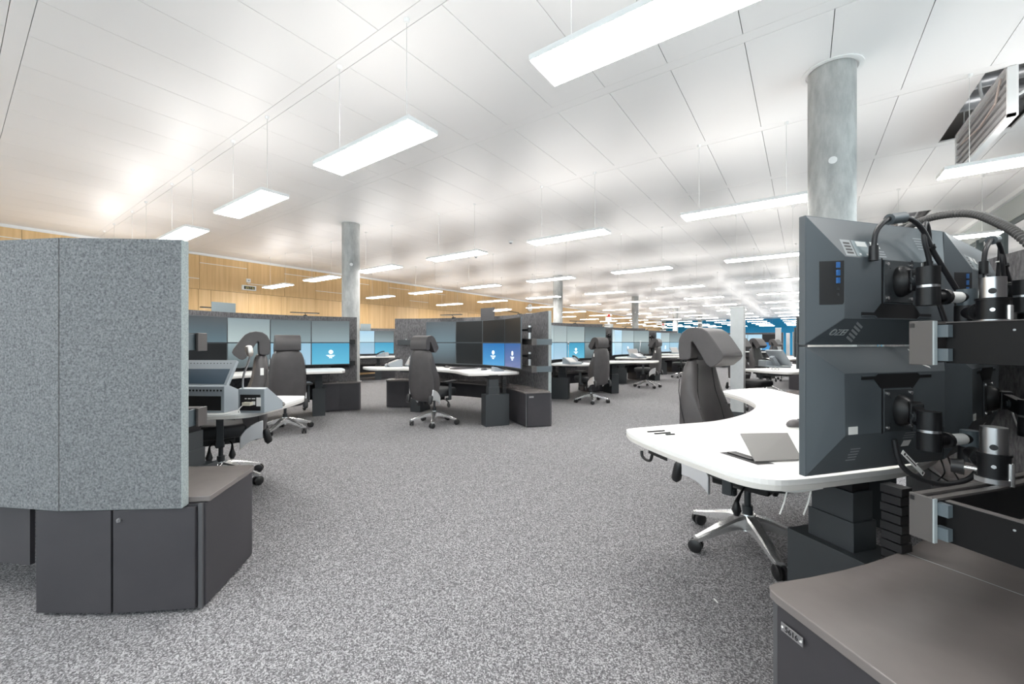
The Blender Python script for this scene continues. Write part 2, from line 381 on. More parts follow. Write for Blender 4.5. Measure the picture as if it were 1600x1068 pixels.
# ------------------------------------------------------------------ columns and posts
def column(x, y, lab, small=False):
    t = thing('concrete_column', (x, y, 0), lab, 'column', 'round concrete columns')
    part(t, 'shaft', MB().cyl((0,0,0),(0,0,3.6),0.158,n=40), M_conc, smooth=40)
    ring = [(0.172,3.392),(0.205,3.392),(0.205,3.4),(0.172,3.4)]
    m = MB(); n = 40; vs = []; fs = []
    for i in range(n):
        a = 2*PI*i/n
        vs += [(r*math.cos(a), r*math.sin(a), z) for r, z in ring]
    for i in range(n):
        for j in range(4): fs.append((i*4+j, ((i+1)%n)*4+j, ((i+1)%n)*4+(j+1)%4, i*4+(j+1)%4))
    part(t, 'ceiling_collar', m.add(vs, fs), M_paint, smooth=40)
    a = math.atan2(-y, -x)+R(3)
    part(t, 'anchor_cap', MB().cyl((0.150*math.cos(a),0.150*math.sin(a),2.62),(0.163*math.cos(a),0.163*math.sin(a),2.62),0.028,n=16), M_paint, smooth=40)
column(0.185, 4.20, 'grey concrete column rising behind the near black monitors on the right')
column(-6.865, 4.41, 'grey concrete column left of centre, beside the left workstation')
for i, lab in enumerate(('round grey column standing just right of the centre felt screen', 'round column over the middle of the receding row',
                         'distant column with the blue wall behind it, nearer one', 'farthest round column before the blue wall')):
    column(-6.62, 11.84+7.6*i, lab)
def post(x, y, lab, beacon=False):
    t = thing('steel_post', (x, y, 0), lab, 'post', 'rectangular steel posts')
    part(t, 'shaft', MB().box(-0.095,-0.12,0.02,0.095,0.12,1.755), M_post, bevel=0.004)
    part(t, 'top_cap', MB().box(-0.1,-0.125,1.75,0.1,0.125,1.763), M_paint)
    part(t, 'foot', MB().box(-0.097,-0.122,0,0.097,0.122,0.09), M_steel_dark)
    if beacon:
        part(t, 'camera_head', MB().cyl((0,0,1.763),(0,0,1.86),0.03,n=12).box(-0.09,-0.05,1.86,0.09,0.05,1.98), M_paint)
        part(t, 'beacon', MB().cyl((0,0,1.98),(0,0,2.06),0.045,n=14), M_red, smooth=40)
post(-0.86, 7.45, 'tall square steel post standing behind the near white desk')
post(-0.82, 19.4, 'slim steel post farther back, between far swivel chairs')
post(-0.79, 30.9, 'smallest farthest steel post below the blue wall')
post(-4.95, 12.1, 'steel post behind the first row workstation with white head', True)
post(-5.35, 19.6, 'steel post behind the second row workstation with white head', True)

# ------------------------------------------------------------------ pendant lamps
# unseen point lights added above the lamps, batwing spread to even the ceiling
_va = list(range(0, 181, 4))
def _cd(g):
    th = 180-g
    if th >= 86: return 0.0
    c = max(math.cos(R(th)), math.cos(R(59)))
    return 20.0/c**3*(1.0 if th <= 65 else max(0.0, (86-th)/21.0))
ies = bpy.data.texts.new('ceiling_fill_ies')
ies.write('IESNA:LM-63-1995\nTILT=NONE\n1 1000 1 %d 1 1 2 0.1 0.1 0.1\n1 1 10\n' % len(_va)+' '.join(str(a) for a in _va)+'\n0\n'+' '.join('%.2f' % _cd(a) for a in _va)+'\n')
wide = bpy.data.lights.new('ceiling_fill', 'POINT'); wide.energy = 10.0*CEIL_FILL/3; wide.shadow_soft_size = 0.2; wide.color = (1.0, 0.97, 0.94); wide.use_nodes = True
_nt = wide.node_tree; _ie = _nt.nodes.new('ShaderNodeTexIES'); _ie.mode = 'INTERNAL'; _ie.ies = ies
_nt.links.new(_ie.outputs['Fac'], _nt.nodes['Emission'].inputs['Strength'])
wide_far = wide.copy(); wide_far.energy = 3*wide.energy
lroot = None
ORD = ['first','second','third','fourth','fifth','sixth','seventh','eighth','ninth','tenth','eleventh','twelfth','thirteenth','fourteenth','fifteenth','sixteenth']
def make_lamp():
    t = thing('pendant_lamp', (0,0,0), 'x', 'lamp', 'white pendant panel lamps hung in a grid')
    L, w = 1.15, 0.128
    part(t, 'housing', MB().box(0,-w,2.612,L,w,2.642), M_lampbody, bevel=0.002, seg=1)
    part(t, 'diffuser', MB().box(0.006,-w+0.006,2.607,L-0.006,w-0.006,2.6125), M_lamp_dn)
    part(t, 'uplight', MB().box(0.02,-w+0.02,2.6415,L-0.02,w-0.02,2.645), M_lamp_up)
    for x in (0.17, L-0.17):
        part(t, 'wire', MB().cyl((x,0,2.643),(x,0,3.4),0.0022,n=5), M_wire)
        part(t, 'ceiling_cup', MB().cyl((x,0,3.375),(x,0,3.4),0.016,0.022,n=10), M_paint)
    for xl in (0.2, L/2, L-0.2):
        lo = bpy.data.objects.new('ceiling_fill', wide); COL.objects.link(lo); lo.parent = t; lo.location = (xl, 0, 2.86)
    return t
for m in range(-2, 14):
    for n in range(-5, 2):
        x, y = -1.12+2.06*n, CH0+3.08*m
        if y > YF-0.4: continue
        if lroot is None: c = lroot = make_lamp()
        else: c = copy_tree(lroot)
        c.location = (x, y, 0)
        if m >= 5:                                  # far rows: one added light replaces the three
            ls = [q for q in c.children if q.type == 'LIGHT']
            for q in ls[1:]: bpy.data.objects.remove(q)
            ls[0].data = wide_far; ls[0].location.x = 0.575
        if m < 0: c['label'] = f'white pendant panel lamp behind the viewer, {ORD[n+5]} from the wood wall, {"near" if m==-1 else "far"} row'
        else: c['label'] = f'white pendant panel lamp, {ORD[m]} row from the viewer, {ORD[n+5]} from the wood wall'

# ------------------------------------------------------------------ swivel chair (faces +x, origin on the floor)
def ring_back(z, w, xr, d, c, n=11):
    """closed ring: flat rounded rear, bolstered sides, hollow front"""
    pts = []
    for i in range(n):                                    # rear, left to right (-y to +y)
        u = -1+2*i/(n-1); pts.append((xr+0.035*abs(u)**3.0, u*w/2*0.97, z))
    pts.append((xr+0.075 if d > 0.1 else xr+d*0.6, w/2, z))
    for i in range(n):
        u = 1-2*i/(n-1); k = abs(u)
        hollow = c*(1-k**2.2); edge = 0.03*max(0, (k-0.82)/0.18)**2
        pts.append((xr+d-hollow-edge, u*w/2*0.985, z))
    pts.append((xr+0.075 if d > 0.1 else xr+d*0.6, -w/2, z))
    return pts
def make_chair():
    t = thing('swivel_chair', (0,0,0), 'x', 'chair', 'high backed swivel chairs')
    hub = part(t, 'base_hub', MB().cyl((0,0,0.105),(0,0,0.195),0.058,0.042,n=20), M_alu, smooth=40)
    for i in range(5):
        a = 2*PI*i/5; ca, sa = math.cos(a), math.sin(a)
        rings = []
        for r, wd, zt, th in ((0.03,0.066,0.190,0.080),(0.10,0.064,0.176,0.060),(0.20,0.058,0.142,0.042),(0.30,0.050,0.104,0.028),(0.345,0.044,0.090,0.024)):
            rr = []
            for (u, v) in ((-1,-1),(1,-1),(1,0.6),(0.7,1),(-0.7,1),(-1,0.6)):
                x, yv, z = r, u*wd/2, zt-th/2+v*th/2
                rr.append((x*ca-yv*sa, x*sa+yv*ca, z))
            rings.append(rr)
        leg = part(t, 'leg', MB().loft(rings), M_alu, smooth=35)
        px, py = 0.33*ca, 0.33*sa; b = a+1.1+i*0.9; ux, uy = math.cos(b), math.sin(b)
        cx, cy = px-uy*0.014, py+ux*0.014
        w = MB()
        for sgn in (-1, 1):
            p0 = Vector((cx+ux*0.008*sgn, cy+uy*0.008*sgn, 0.037)); p1 = Vector((cx+ux*0.027*sgn, cy+uy*0.030*sgn, 0.037))
            w.tube([p0, p0.lerp(p1, 0.8), p1], [0.037, 0.037, 0.031], 20)
        w.cyl((px,py,0.03),(px,py,0.075),0.009,n=8)
        part(t, 'castor', w, M_black, parent=leg, smooth=40)
    part(t, 'gas_lift', MB().cyl((0,0,0.12),(0,0,0.24),0.029,n=18).cyl((0,0,0.24),(0,0,0.37),0.018,n=14), M_steel_dark, smooth=40)
    part(t, 'mechanism', MB().box(-0.17,-0.09,0.345,0.14,0.09,0.415).box(-0.10,-0.12,0.36,0.02,0.12,0.40), M_black, bevel=0.012)
    for (x, y, x2, y2) in ((0.05,0.10,0.07,0.235),(-0.06,0.10,-0.08,0.225),(0.02,-0.10,0.03,-0.235)):
        part(t, 'lever', MB().tube([(x,y,0.375),(x2,y2*0.8,0.36),(x2,y2,0.33),(x2,y2*1.02,0.285),(x2,y2*1.02,0.255)],[0.007,0.007,0.012,0.026,0.014],8), M_black, smooth=50)
    # seat
    rings = []
    for z, sc, dx in ((0.415,0.86,0),(0.430,0.95,0),(0.455,1.0,0),(0.495,1.0,0),(0.520,0.95,0),(0.527,0.82,0)):
        rr = []
        for i in range(28):
            a = 2*PI*i/28; c, s2 = math.cos(a), math.sin(a); e = 0.5
            rr.append((0.045+0.255*sc*math.copysign(abs(c)**e, c), 0.245*sc*math.copysign(abs(s2)**e, s2), z))
        rings.append(rr)
    part(t, 'seat', MB().loft(rings), M_seat, smooth=60)
    # backrest
    prof = ((0.365,0.30,-0.285,0.07,0.01),(0.385,0.37,-0.305,0.105,0.02),(0.44,0.405,-0.325,0.15,0.05),(0.53,0.43,-0.335,0.21,0.09),(0.62,0.44,-0.340,0.235,0.11),
            (0.71,0.435,-0.343,0.22,0.11),(0.80,0.425,-0.345,0.180,0.085),(0.90,0.405,-0.345,0.145,0.06),(0.985,0.375,-0.343,0.125,0.04),(1.045,0.335,-0.338,0.110,0.03),(1.08,0.28,-0.330,0.085,0.02),(1.095,0.21,-0.32,0.055,0.01))
    part(t, 'backrest', MB().loft([ring_back(*p) for p in prof]), M_leather, smooth=70)
    part(t, 'back_seam', MB().tube([(-0.345+0.155, y, 0.83) if False else (-0.345+0.175-0.085*(1-abs(y/0.2125)**2.2), y, 0.80+0.02*(1-abs(y/0.21))) for y in [(-0.19+0.38*i/12) for i in range(13)]], 0.0022, 5), M_black)
    def front_x(z, y):
        for a, b in zip(prof, prof[1:]):
            if a[0] <= z <= b[0]:
                u = (z-a[0])/(b[0]-a[0]); q = [a[i]+(b[i]-a[i])*u for i in range(5)]; break
        k = abs(y)/(q[1]/2*0.985)
        return q[2]+q[3]-q[4]*(1-min(k,1)**2.2)-0.03*max(0,(k-0.82)/0.18)**2
    for sg in (-1, 1):
        part(t, 'seam', MB().tube([(front_x(z, 0.14-0.05*max(0,(z-0.8)/0.28))+0.001, sg*(0.14-0.05*max(0,(z-0.8)/0.28)), z) for z in [0.42+0.645*i/22 for i in range(23)]], 0.0026, 5), M_black)
        part(t, 'seam', MB().tube([(-0.275-0.02*0+0.0, sg*0.0, 0.0) if False else (front_x(z, 0.14)-0.085, sg*(0.4925*[a[1]+(b[1]-a[1])*(z-a[0])/(b[0]-a[0]) for a, b in zip(prof, prof[1:]) if a[0] <= z <= b[0]][0]+0.003), z) for z in [0.47+0.5*i/14 for i in range(15)]], 0.0022, 5), M_black)
    # headrest: folded pad seen from the side as a rounded wedge with a slit
    prof = [(-0.345,1.095),(-0.352,1.16),(-0.348,1.215),(-0.328,1.258),(-0.293,1.284),(-0.245,1.291),(-0.203,1.283),(-0.170,1.262),(-0.140,1.222),(-0.085,1.138),(-0.077,1.113),(-0.088,1.092),
            (-0.130,1.055),(-0.152,1.049),(-0.175,1.064),(-0.222,1.143),(-0.247,1.186),(-0.260,1.204),(-0.269,1.198),(-0.268,1.150),(-0.270,1.100),(-0.290,1.090),(-0.330,1.088)]
    part(t, 'headrest', MB().extrude_y([tuple(p) for p in prof], -0.145, 0.145), M_leather, bevel=0.014, seg=3, smooth=50)
    part(t, 'headrest_post', MB().box(-0.285,-0.06,1.05,-0.268,0.06,1.11), M_black)
    part(t, 'care_label', MB().box(-0.30,0.2035,0.92,-0.275,0.206,0.98), M_label, label='white tag sewn in the side seam')
    for s in (-1, 1):
        a = part(t, 'armrest', MB().box(-0.03,0.245*s-0.018,0.36,0.03,0.245*s+0.018,0.40).box(-0.025,0.285*s-0.012,0.37,0.025,0.285*s+0.012,0.615).box(-0.03,min(0.245*s,0.285*s),0.37,0.03,max(0.245*s,0.285*s),0.395), M_steel_dark, bevel=0.005)
        part(t, 'arm_pad', MB().box(-0.12,0.28*s-0.042,0.615,0.13,0.28*s+0.042,0.645), M_black, parent=a, bevel=0.012, seg=3)
        pts = []
        for q in range(6):
            u = q/5; pts.append((-0.295+0.165*u+0.02*math.sin(u*PI), 0.465-0.10*u**1.6))
        poly = [(x, z+0.075-0.02*i/5) for i, (x, z) in enumerate(pts)]+[(x, z-0.075+0.02*i/5) for i, (x, z) in list(enumerate(pts))[::-1]]
        part(t, 'back_bracket', MB().extrude_y(poly, 0.205*s-0.014, 0.205*s+0.014), M_alu_b, bevel=0.006, smooth=50, label='polished metal bracket')
        part(t, 'bracket_knob', MB().tube([(-0.345,0.20*s,0.345),(-0.335,0.20*s,0.36),(-0.315,0.20*s,0.44),(-0.31,0.20*s,0.46)],[0.022,0.030,0.030,0.022],16), M_black, smooth=40)
    return t
CHAIR = None
def chair(x, y, head, lab, spin=0.0):
    """spin turns the star base under the seat"""
    global CHAIR
    if CHAIR is None: c = CHAIR = make_chair()
    else: c = copy_tree(CHAIR)
    c.location = (x, y, 0); c.rotation_euler = (0, 0, R(head)); c['label'] = lab
    for q in c.children:
        if q.name.split('.')[0] in ('leg', 'base_hub'): q.rotation_euler = (0, 0, R(spin))
    return c
chair(-0.268, 2.755, -14, 'large dark swivel chair at the near white desk, headrest facing right', spin=26)
chair(-4.41, 4.19, 97, 'dark swivel chair in the middle, back turned, chrome star base in view')
chair(-5.66, 2.66, 161, 'swivel chair seen square from behind at the left workstation')
chair(-4.01, 1.36, 250, 'swivel chair turned sideways behind the grey console with microphone')
chair(-3.45, 7.50, 160, 'first grey lit swivel chair on the receding aisle, seen obliquely')
chair(-3.36, 10.8, 178, 'second swivel chair along the receding aisle, smaller')
chair(-3.3, 14.4, 185, 'third swivel chair along the aisle, just left of the near headrest')
chair(-0.76, 8.45, -26, 'swivel chair just right of the steel post at the next desk')
chair(-0.70, 11.3, -26, 'swivel chair left of the slim steel post, farther off')
chair(-0.52, 15.2, -26, 'farthest swivel chair, partly behind the slim steel post')

# ------------------------------------------------------------------ monitors (centre of the panel at origin, screen toward -y)
MW, MH = 0.600, 0.374
SM = {}
def monitor_meshes():
    d = {}
    bz = 0.006
    d['housing'] = MB().box(-MW/2,0,-MH/2,MW/2,0.022,MH/2).mesh('housing', M_mon)
    a = [(-MW/2+.004,.022,-MH/2+.004),(MW/2-.004,.022,-MH/2+.004),(MW/2-.004,.022,MH/2-.004),(-MW/2+.004,.022,MH/2-.004)]
    b = [(-.150,.062,-.085),(.150,.062,-.085),(.158,.062,.108),(-.158,.062,.108)]
    d['back_cover'] = MB().add(a+b, [(4,7,6,5),(0,4,5,1),(1,5,6,2),(2,6,7,3),(3,7,4,0)]).mesh('back_cover', M_mon)
    d['screen'] = MB().box(-MW/2+bz,-0.0015,-MH/2+bz+.004,MW/2-bz,0.001,MH/2-bz)
    return d
MONM = monitor_meshes()
def screen_mesh(m):
    if m.name not in SM: SM[m.name] = MONM['screen'].mesh('screen', m)
    return SM[m.name]
LOGO_ME = None
def logo_mesh():
    global LOGO_ME
    if LOGO_ME is None:
        b = MB(); n = 24
        for r0, r1 in ((0.020, 0.034), (0.0, 0.013)):
            vs = []; fs = []
            for i in range(n):
                a = 2*PI*i/n; vs += [(r0*math.cos(a), -0.0022, 0.03+r0*math.sin(a)), (r1*math.cos(a), -0.0022, 0.03+r1*math.sin(a))]
            for i in range(n):
                j = (i+1)%n; fs.append((i*2, i*2+1, j*2+1, j*2))
            b.add(vs, fs)
        for x0, x1, z0, z1 in ((-0.07,0.07,-0.032,-0.022),(-0.05,0.05,-0.050,-0.040),(-0.028,0.028,-0.075,-0.058)):
            k = x0
            while k < x1-0.006:
                w = random.uniform(0.006, 0.012); b.box(k, -0.0024, z0, min(k+w, x1), -0.0016, z1); k += w+0.004
        LOGO_ME = b.mesh('screen_logo', M_logo)
    return LOGO_ME
def monitor(c, theta, z, flip, smat, lab, group, logo=False, detail=False):
    t = thing('monitor', (c[0], c[1], z), lab, 'monitor', group)
    t.rotation_euler = (0, PI if flip else 0, theta)
    if detail: return t
    h = link('housing', MONM['housing'], t)
    link('back_cover', MONM['back_cover'], t)
    link('screen', screen_mesh(smat), t)
    if logo:
        l = link('screen_logo', logo_mesh(), t)
        if flip: l.rotation_euler = (0, PI, 0)
    return t

def text_part(root, txt, size, loc, rot, m, parent=None, name='lettering', shear=0.0, ext=0.0008):
    cu = bpy.data.curves.new(name, 'FONT'); cu.body = txt; cu.size = size; cu.extrude = ext; cu.align_x = 'CENTER'; cu.align_y = 'CENTER'; cu.shear = shear
    cu.resolution_u = 4
    tmp = bpy.data.objects.new('tmp', cu); COL.objects.link(tmp)
    me = bpy.data.meshes.new_from_object(tmp.evaluated_get(bpy.context.evaluated_depsgraph_get()))
    bpy.data.objects.remove(tmp); bpy.data.curves.remove(cu); me.materials.clear(); me.materials.append(m)
    o = bpy.data.objects.new(name, me); COL.objects.link(o); o.parent = parent or root
    o.location = loc; o.rotation_euler = rot; return o

def detail_monitor(t, flip, k):
    """full rear of a near monitor; local frame: z up as normally mounted, rear toward +y"""
    part(t, 'housing', MB().box(-MW/2,0,-MH/2,MW/2,0.020,MH/2), M_mon, bevel=0.002)
    a = [(-MW/2+.003,.020,-MH/2+.003),(MW/2-.003,.020,-MH/2+.003),(MW/2-.003,.020,MH/2-.003),(-MW/2+.003,.020,MH/2-.003)]
    b = [(-.212,.068,-.064),(.212,.068,-.064),(.216,.068,.112),(-.216,.068,.112)]
    cov = part(t, 'back_cover', MB().add(a+b, [(4,7,6,5),(0,4,5,1),(1,5,6,2),(2,6,7,3),(3,7,4,0)]), M_mon, bevel=0.002)
    # connector bay under the hump: slope facing down
    link('screen', screen_mesh(S_dark), t)
    part(t, 'grip_slot_shade', MB().extrude_y([(-.150,.101),(-.150,.093),(-.098,.093),(-.070,.066),(.070,.066),(.098,.093),(.150,.093),(.150,.101),(.095,.101),(.085,.108),(-.085,.108),(-.095,.101)], .0675, .0690), M_mon_dk, parent=cov)  # flat dark plate stands in for the shaded grip hollow
    part(t, 'grip_lip', MB().extrude_y([(-.150,.1015),(-.095,.1015),(-.085,.1085),(.085,.1085),(.095,.1015),(.150,.1015),(.150,.1045),(.094,.1045),(.084,.1115),(-.084,.1115),(-.094,.1045),(-.150,.1045)], .0675, .0705), M_mon, parent=cov)
    vp = part(t, 'mount_plate', MB().box(-.062,.068,-.062,.062,.073,.062), M_steel_dark, bevel=0.001)
    part(t, 'plate_groove', MB().box(-.067,.0675,-.067,-.062,.0687,.066).box(.062,.0675,-.067,.067,.0687,.066), M_mon_dk, parent=cov)
    for sx in (-1, 1):
        for sz in (-1, 1):
            part(t, 'screw', MB().cyl((.05*sx,.073,.05*sz),(.05*sx,.0765,.05*sz),.0048,n=12), M_alu, parent=vp, smooth=40)
            part(t, 'screw_hole', MB().cyl((.038*sx,.0729,.038*sz),(.038*sx,.0734,.038*sz),.0022,n=8), M_mon_dk, parent=vp)
    # side port recess, its shade a flat black plate (seen from behind on the right when mounted upright)
    def slope_pt(x, z):   # depth of the right hand slope at x
        u = (MW/2-.003-abs(x))/(MW/2-.003-.2135); return .020+.048*max(0, min(1, u))
    x0, x1, z0, z1 = -.268, -.216, -.052, .072
    q = MB().add([(x0,slope_pt(x0,0)+.0008,z0),(x1,slope_pt(x1,0)+.0008,z0),(x1,slope_pt(x1,0)+.0008,z1),(x0,slope_pt(x0,0)+.0008,z1),
                  (x0,slope_pt(x0,0)-.004,z0),(x1,slope_pt(x1,0)-.004,z0),(x1,slope_pt(x1,0)-.004,z1),(x0,slope_pt(x0,0)-.004,z1)],
                 [(0,1,2,3)[::-1],(4,5,6,7),(0,4,5,1)[::-1],(1,5,6,2)[::-1],(2,6,7,3)[::-1],(3,7,4,0)[::-1]])
    if k != 'lower':
        pb = part(t, 'port_recess_shade', q, M_mon_dk, parent=cov)
        part(t, 'recess_rim', MB().box(x0,slope_pt(x0,0)+.001,z0-.004,x1,slope_pt(x0,0)+.006,z0-.0005), M_label_g, parent=cov) if False else None
        for i in range(3):
            zz = -.040+i*.022; xx = -.228; yv = slope_pt(xx,0)
            part(t, 'usb_port', MB().box(xx-.005,yv-.004,zz-.008,xx+.005,yv+.0032,zz+.008), M_usb)
            part(t, 'usb_shell', MB().box(xx+.005,yv-.004,zz-.008,xx+.0075,yv+.0035,zz+.008), M_label)
        for i in range(2):
            zz = .028+i*.016; part(t, 'audio_jack', MB().cyl((-.228,slope_pt(-.228,0)-.003,zz),(-.228,slope_pt(-.228,0)+.002,zz),.004,n=10), M_steel_dark)
    # emblem and name on the upper margin
    sl = lambda z: .020+.048*(MH/2-.003-z)/(MH/2-.003-.112)
    ang = math.atan2(.048, MH/2-.003-.112)
    zz = .150
    col = M_label_g if flip else M_label
    text_part(t, 'EIZO', .029, (-.200, sl(zz)+.0012, zz), (PI/2-math.atan2(.048, MH/2-.003-.112), 0, PI), col, name='maker_lettering', shear=0.25)
    em = MB()
    for q in range(5):
        zc = zz-.020+q*.010; xs = .004*q
        em.add([(-.158,0,zc-.010),(-.122,0,zc+.004),(-.122,0,zc+.010),(-.158,0,zc-.004)], [(0,1,2,3)])
    em.v = [(x, sl(z)+.0012, z) for x, y, z in em.v]
    part(t, 'maker_emblem', em, col)
    # rating labels and text lines
    s2 = lambda z: .020+.048*(z+MH/2-.003)/(MH/2-.003-.062)
    def lab(x0, x1, z0, z1, m, nm, lift=.001):
        part(t, nm, MB().add([(x0,s2(z0)+lift,z0),(x1,s2(z0)+lift,z0),(x1,s2(z1)+lift,z1),(x0,s2(z1)+lift,z1)], [(0,3,2,1)][::-1] if False else [(3,2,1,0)][::-1] if False else [(0,1,2,3)[::-1]]), m)
    lab(-.085,-.050,-.118,-.098, M_label, 'serial_label')
    for i in range(5): lab(.125+.0,.165-.004*(i%2),-.112-i*.009,-.1085-i*.009, M_label_g, 'print_line')
    for i in range(3): lab(-.088,-.040,-.090+i*.008,-.087+i*.008, M_label_g, 'print_line')
    part(t, 'asset_sticker', MB().box(.165,.068,-.062,.200,.0692,-.040) if not flip else MB().box(.105,.068,-.062,.138,.0692,-.040), M_label)
    if flip:
        lab(-.205,-.165,-.118,-.068, M_label_g, 'connector_panel', .0008); lab(-.160,-.098,-.118,-.068, M_plate, 'rating_label', .0008)
        lab(-.146,-.104,-.116,-.100, M_label, 'rating_sticker', .0014)
        for i in range(4): lab(-.198,-.172,-.110+i*.010,-.104+i*.010, M_mon_dk, 'socket', .0014)
        for i in range(2): lab(-.150+i*.028,-.142+i*.028,-.078,-.072, M_label, 'print_mark', .0014)
    return t

# ------------------------------------------------------------------ workstation builder
ZB, ZT = 0.47, 1.65
class Station:
    """local frame: s along the first monitor, t away from the operator; sg = handedness"""
    O = (0.125, -2.49); RO = 2.92; A0 = -5.5; PAN = (10, 13.3, 13.3, 13.3, 13.3, 10)
    def __init__(s, phi, sg, p0=None, end=None, name=''):
        s.e = Vector((math.cos(R(phi)), math.sin(R(phi)))); s.n = Vector((math.sin(R(phi)), -math.cos(R(phi))))*sg
        s.sg = sg; s.phi = phi; s.name = name
        if p0 is None:
            a = R(s.A0); es, et = s.O[0]+s.RO*math.sin(a), s.O[1]+s.RO*math.cos(a)
            p0 = Vector(end)-s.e*es-s.n*et
        s.p0 = Vector(p0)
    def rad(s, a):
        """radius of the felt screen's outer face seen from the shelf centre at angle a"""
        if not hasattr(s, 'O2'): return s.RO
        d = (math.sin(R(a)), math.cos(R(a))); f = (s.O[0]-s.O2[0], s.O[1]-s.O2[1])
        b = f[0]*d[0]+f[1]*d[1]; c = f[0]**2+f[1]**2-s.R2**2
        return -b+math.sqrt(b*b-c)
    def w(s, ls, lt): return s.p0+s.e*ls+s.n*lt
    def pol(s, adeg, r):
        a = R(adeg); return s.w(s.O[0]+r*math.sin(a), s.O[1]+r*math.cos(a))
    def w3(s, ls, lt, z): p = s.w(ls, lt); return (p.x, p.y, z)
    def ang(s): return math.atan2(s.e.y, s.e.x)
    def arc(s, a0, a1, r, step=3.0):
        n = max(1, int(abs(a1-a0)/step)); return [tuple(s.pol(a0+(a1-a0)*i/n, r)) for i in range(n+1)]
    def axes(s, a=0.0):
        e = s.e*math.cos(R(a))-s.n*math.sin(R(a)); n = s.e*math.sin(R(a))+s.n*math.cos(R(a))
        return (Vector((e.x,e.y,0)), Vector((n.x,n.y,0)), Vector((0,0,1)))

    def screen_wall(s, lab, near=False):
        c = s.pol(30, s.RO); t = thing('acoustic_screen', (c.x, c.y, 0), lab, 'felt screen', 'curved felt screens')
        a = s.A0; O_, RO_ = s.O, s.RO
        if hasattr(s, 'O2'): s.O, s.RO, a = s.O2, s.R2, s.A2
        for pan_i, wdt in enumerate(s.PAN):
            g = 0.012
            p = [s.pol(a+g, s.RO-0.048), s.pol(a+wdt-g, s.RO-0.048), s.pol(a+wdt-g, s.RO), s.pol(a+g, s.RO)]
            out = part(t, 'felt_panel', MB().prism([tuple(q) for q in p], ZB, ZT), M_felt, world=True, bevel=0.0025, seg=1)
            me = out.data; me.materials.append(M_felt_shade); me.materials.append(M_felt_edge_lit)
            for f in me.polygons:
                nrm = Vector((f.normal.x, f.normal.y)); mid = s.pol(a+wdt/2, s.RO)-s.pol(a+wdt/2, 0)
                dd = nrm.dot(mid.normalized())
                tg = Vector((-mid.y, mid.x)).normalized(); sd_ = nrm.dot(tg)
                f.material_index = 0 if dd > 0.7 else (1 if dd < -0.7 else 2)
                if abs(sd_) > 0.7:
                    inner = [q for q in (pan_i-1, pan_i+1) if 0 <= q < len(s.PAN)]
                    c2 = Vector((f.center.x, f.center.y))+Vector((t.location.x, t.location.y))
                    at_start = (c2-s.pol(a, s.RO-0.024)).length < (c2-s.pol(a+wdt, s.RO-0.024)).length
                    if (pan_i-1 if at_start else pan_i+1) in inner: f.material_index = 1
            a += wdt
        s.O, s.RO = O_, RO_
        return t
    def rails(s, lab, ss=-0.10, rr=2.72, a1=50):
        tot = sum(s.PAN)+s.A0
        for zc, nm in ((1.20, 'upper'), (0.82, 'lower')):
            c = s.pol(0, rr); t = thing('mounting_rail', (c.x, c.y, zc), f'{nm} black equipment rail {lab}', 'rail', 'equipment rails')
            h = 0.045; a0 = math.degrees(math.asin((ss-s.O[0])/rr)); n = 7
            pts = [a0+(a1-a0)*i/n for i in range(n+1)]
            inn = [tuple(s.pol(a, rr-0.025)) for a in pts]; ou = [tuple(s.pol(a, rr+0.025)) for a in pts]
            part(t, 'beam', MB().prism(inn+ou[::-1], zc-h+0.008, zc+h-0.004), M_blackm, world=True)
            part(t, 'top_strip', MB().prism([tuple(s.pol(a, rr-0.027)) for a in pts]+[tuple(s.pol(a, rr-0.012)) for a in pts][::-1], zc+h-0.004, zc+h, ).prism([tuple(s.pol(a, rr+0.012)) for a in pts]+[tuple(s.pol(a, rr+0.027)) for a in pts][::-1], zc+h-0.004, zc+h), M_rail_cap, world=True)
            for aa, sd in ((a0, 1), (a1, -1)):
                ax = s.axes(aa); c0 = s.pol(aa, rr+0.004)
                part(t, 'end_cap', MB().obox((c0.x-ax[0].x*0.006*sd, c0.y-ax[0].y*0.006*sd, zc), (0.012, 0.072, 0.092), ax=ax), M_rail_cap, world=True, bevel=0.002)
                # bracket out to the screen
                c1 = s.pol(aa, (rr+0.03+s.RO-0.05)/2); L = s.RO-0.05-rr-0.02
                part(t, 'bracket', MB().obox((c1.x+ax[0].x*0.014*sd, c1.y+ax[0].y*0.014*sd, zc), (0.012, L, 0.082), ax=ax), M_blue_steel, world=True, bevel=0.001)
                part(t, 'clamp', MB().obox((c0.x+ax[0].x*0.02*sd+ax[1].x*0.012, c0.y+ax[0].y*0.02*sd+ax[1].y*0.012, zc), (0.03, 0.02, 0.05), ax=ax), M_rail_edge, world=True)
    def base(s, lab, modesty=True, number=None, lock=False, ext=0.9, rin=2.51, dw=14.0):
        tot = sum(s.PAN); a_end = s.A0+tot if not hasattr(s, 'O2') else 50; ro = lambda a: s.rad(a)-0.015
        c = s.pol(30, 2.7); t = thing('base_worktop', (c.x, c.y, 0), f'low taupe worktop shelf {lab}', 'worktop', 'low worktops')
        a0, a1 = s.A0-ext-0.7, a_end+1.6; w0 = rin-0.025
        inn = s.arc(a0+1.0, a1-1.0, w0); ou = [tuple(s.pol(a0+(a1-a0)*i/24, s.rad(a0+(a1-a0)*i/24)-0.052)) for i in range(25)]
        poly = [tuple(s.pol(a0, w0+0.05)), tuple(s.pol(a0+0.12, w0+0.025)), tuple(s.pol(a0+0.45, w0+0.007))]+inn+[tuple(s.pol(a1-0.45, w0+0.007)), tuple(s.pol(a1-0.12, w0+0.025)), tuple(s.pol(a1, w0+0.05))]+ou[::-1]
        part(t, 'top', MB().prism(poly, 0.476, 0.501), M_top, world=True, bevel=0.003)
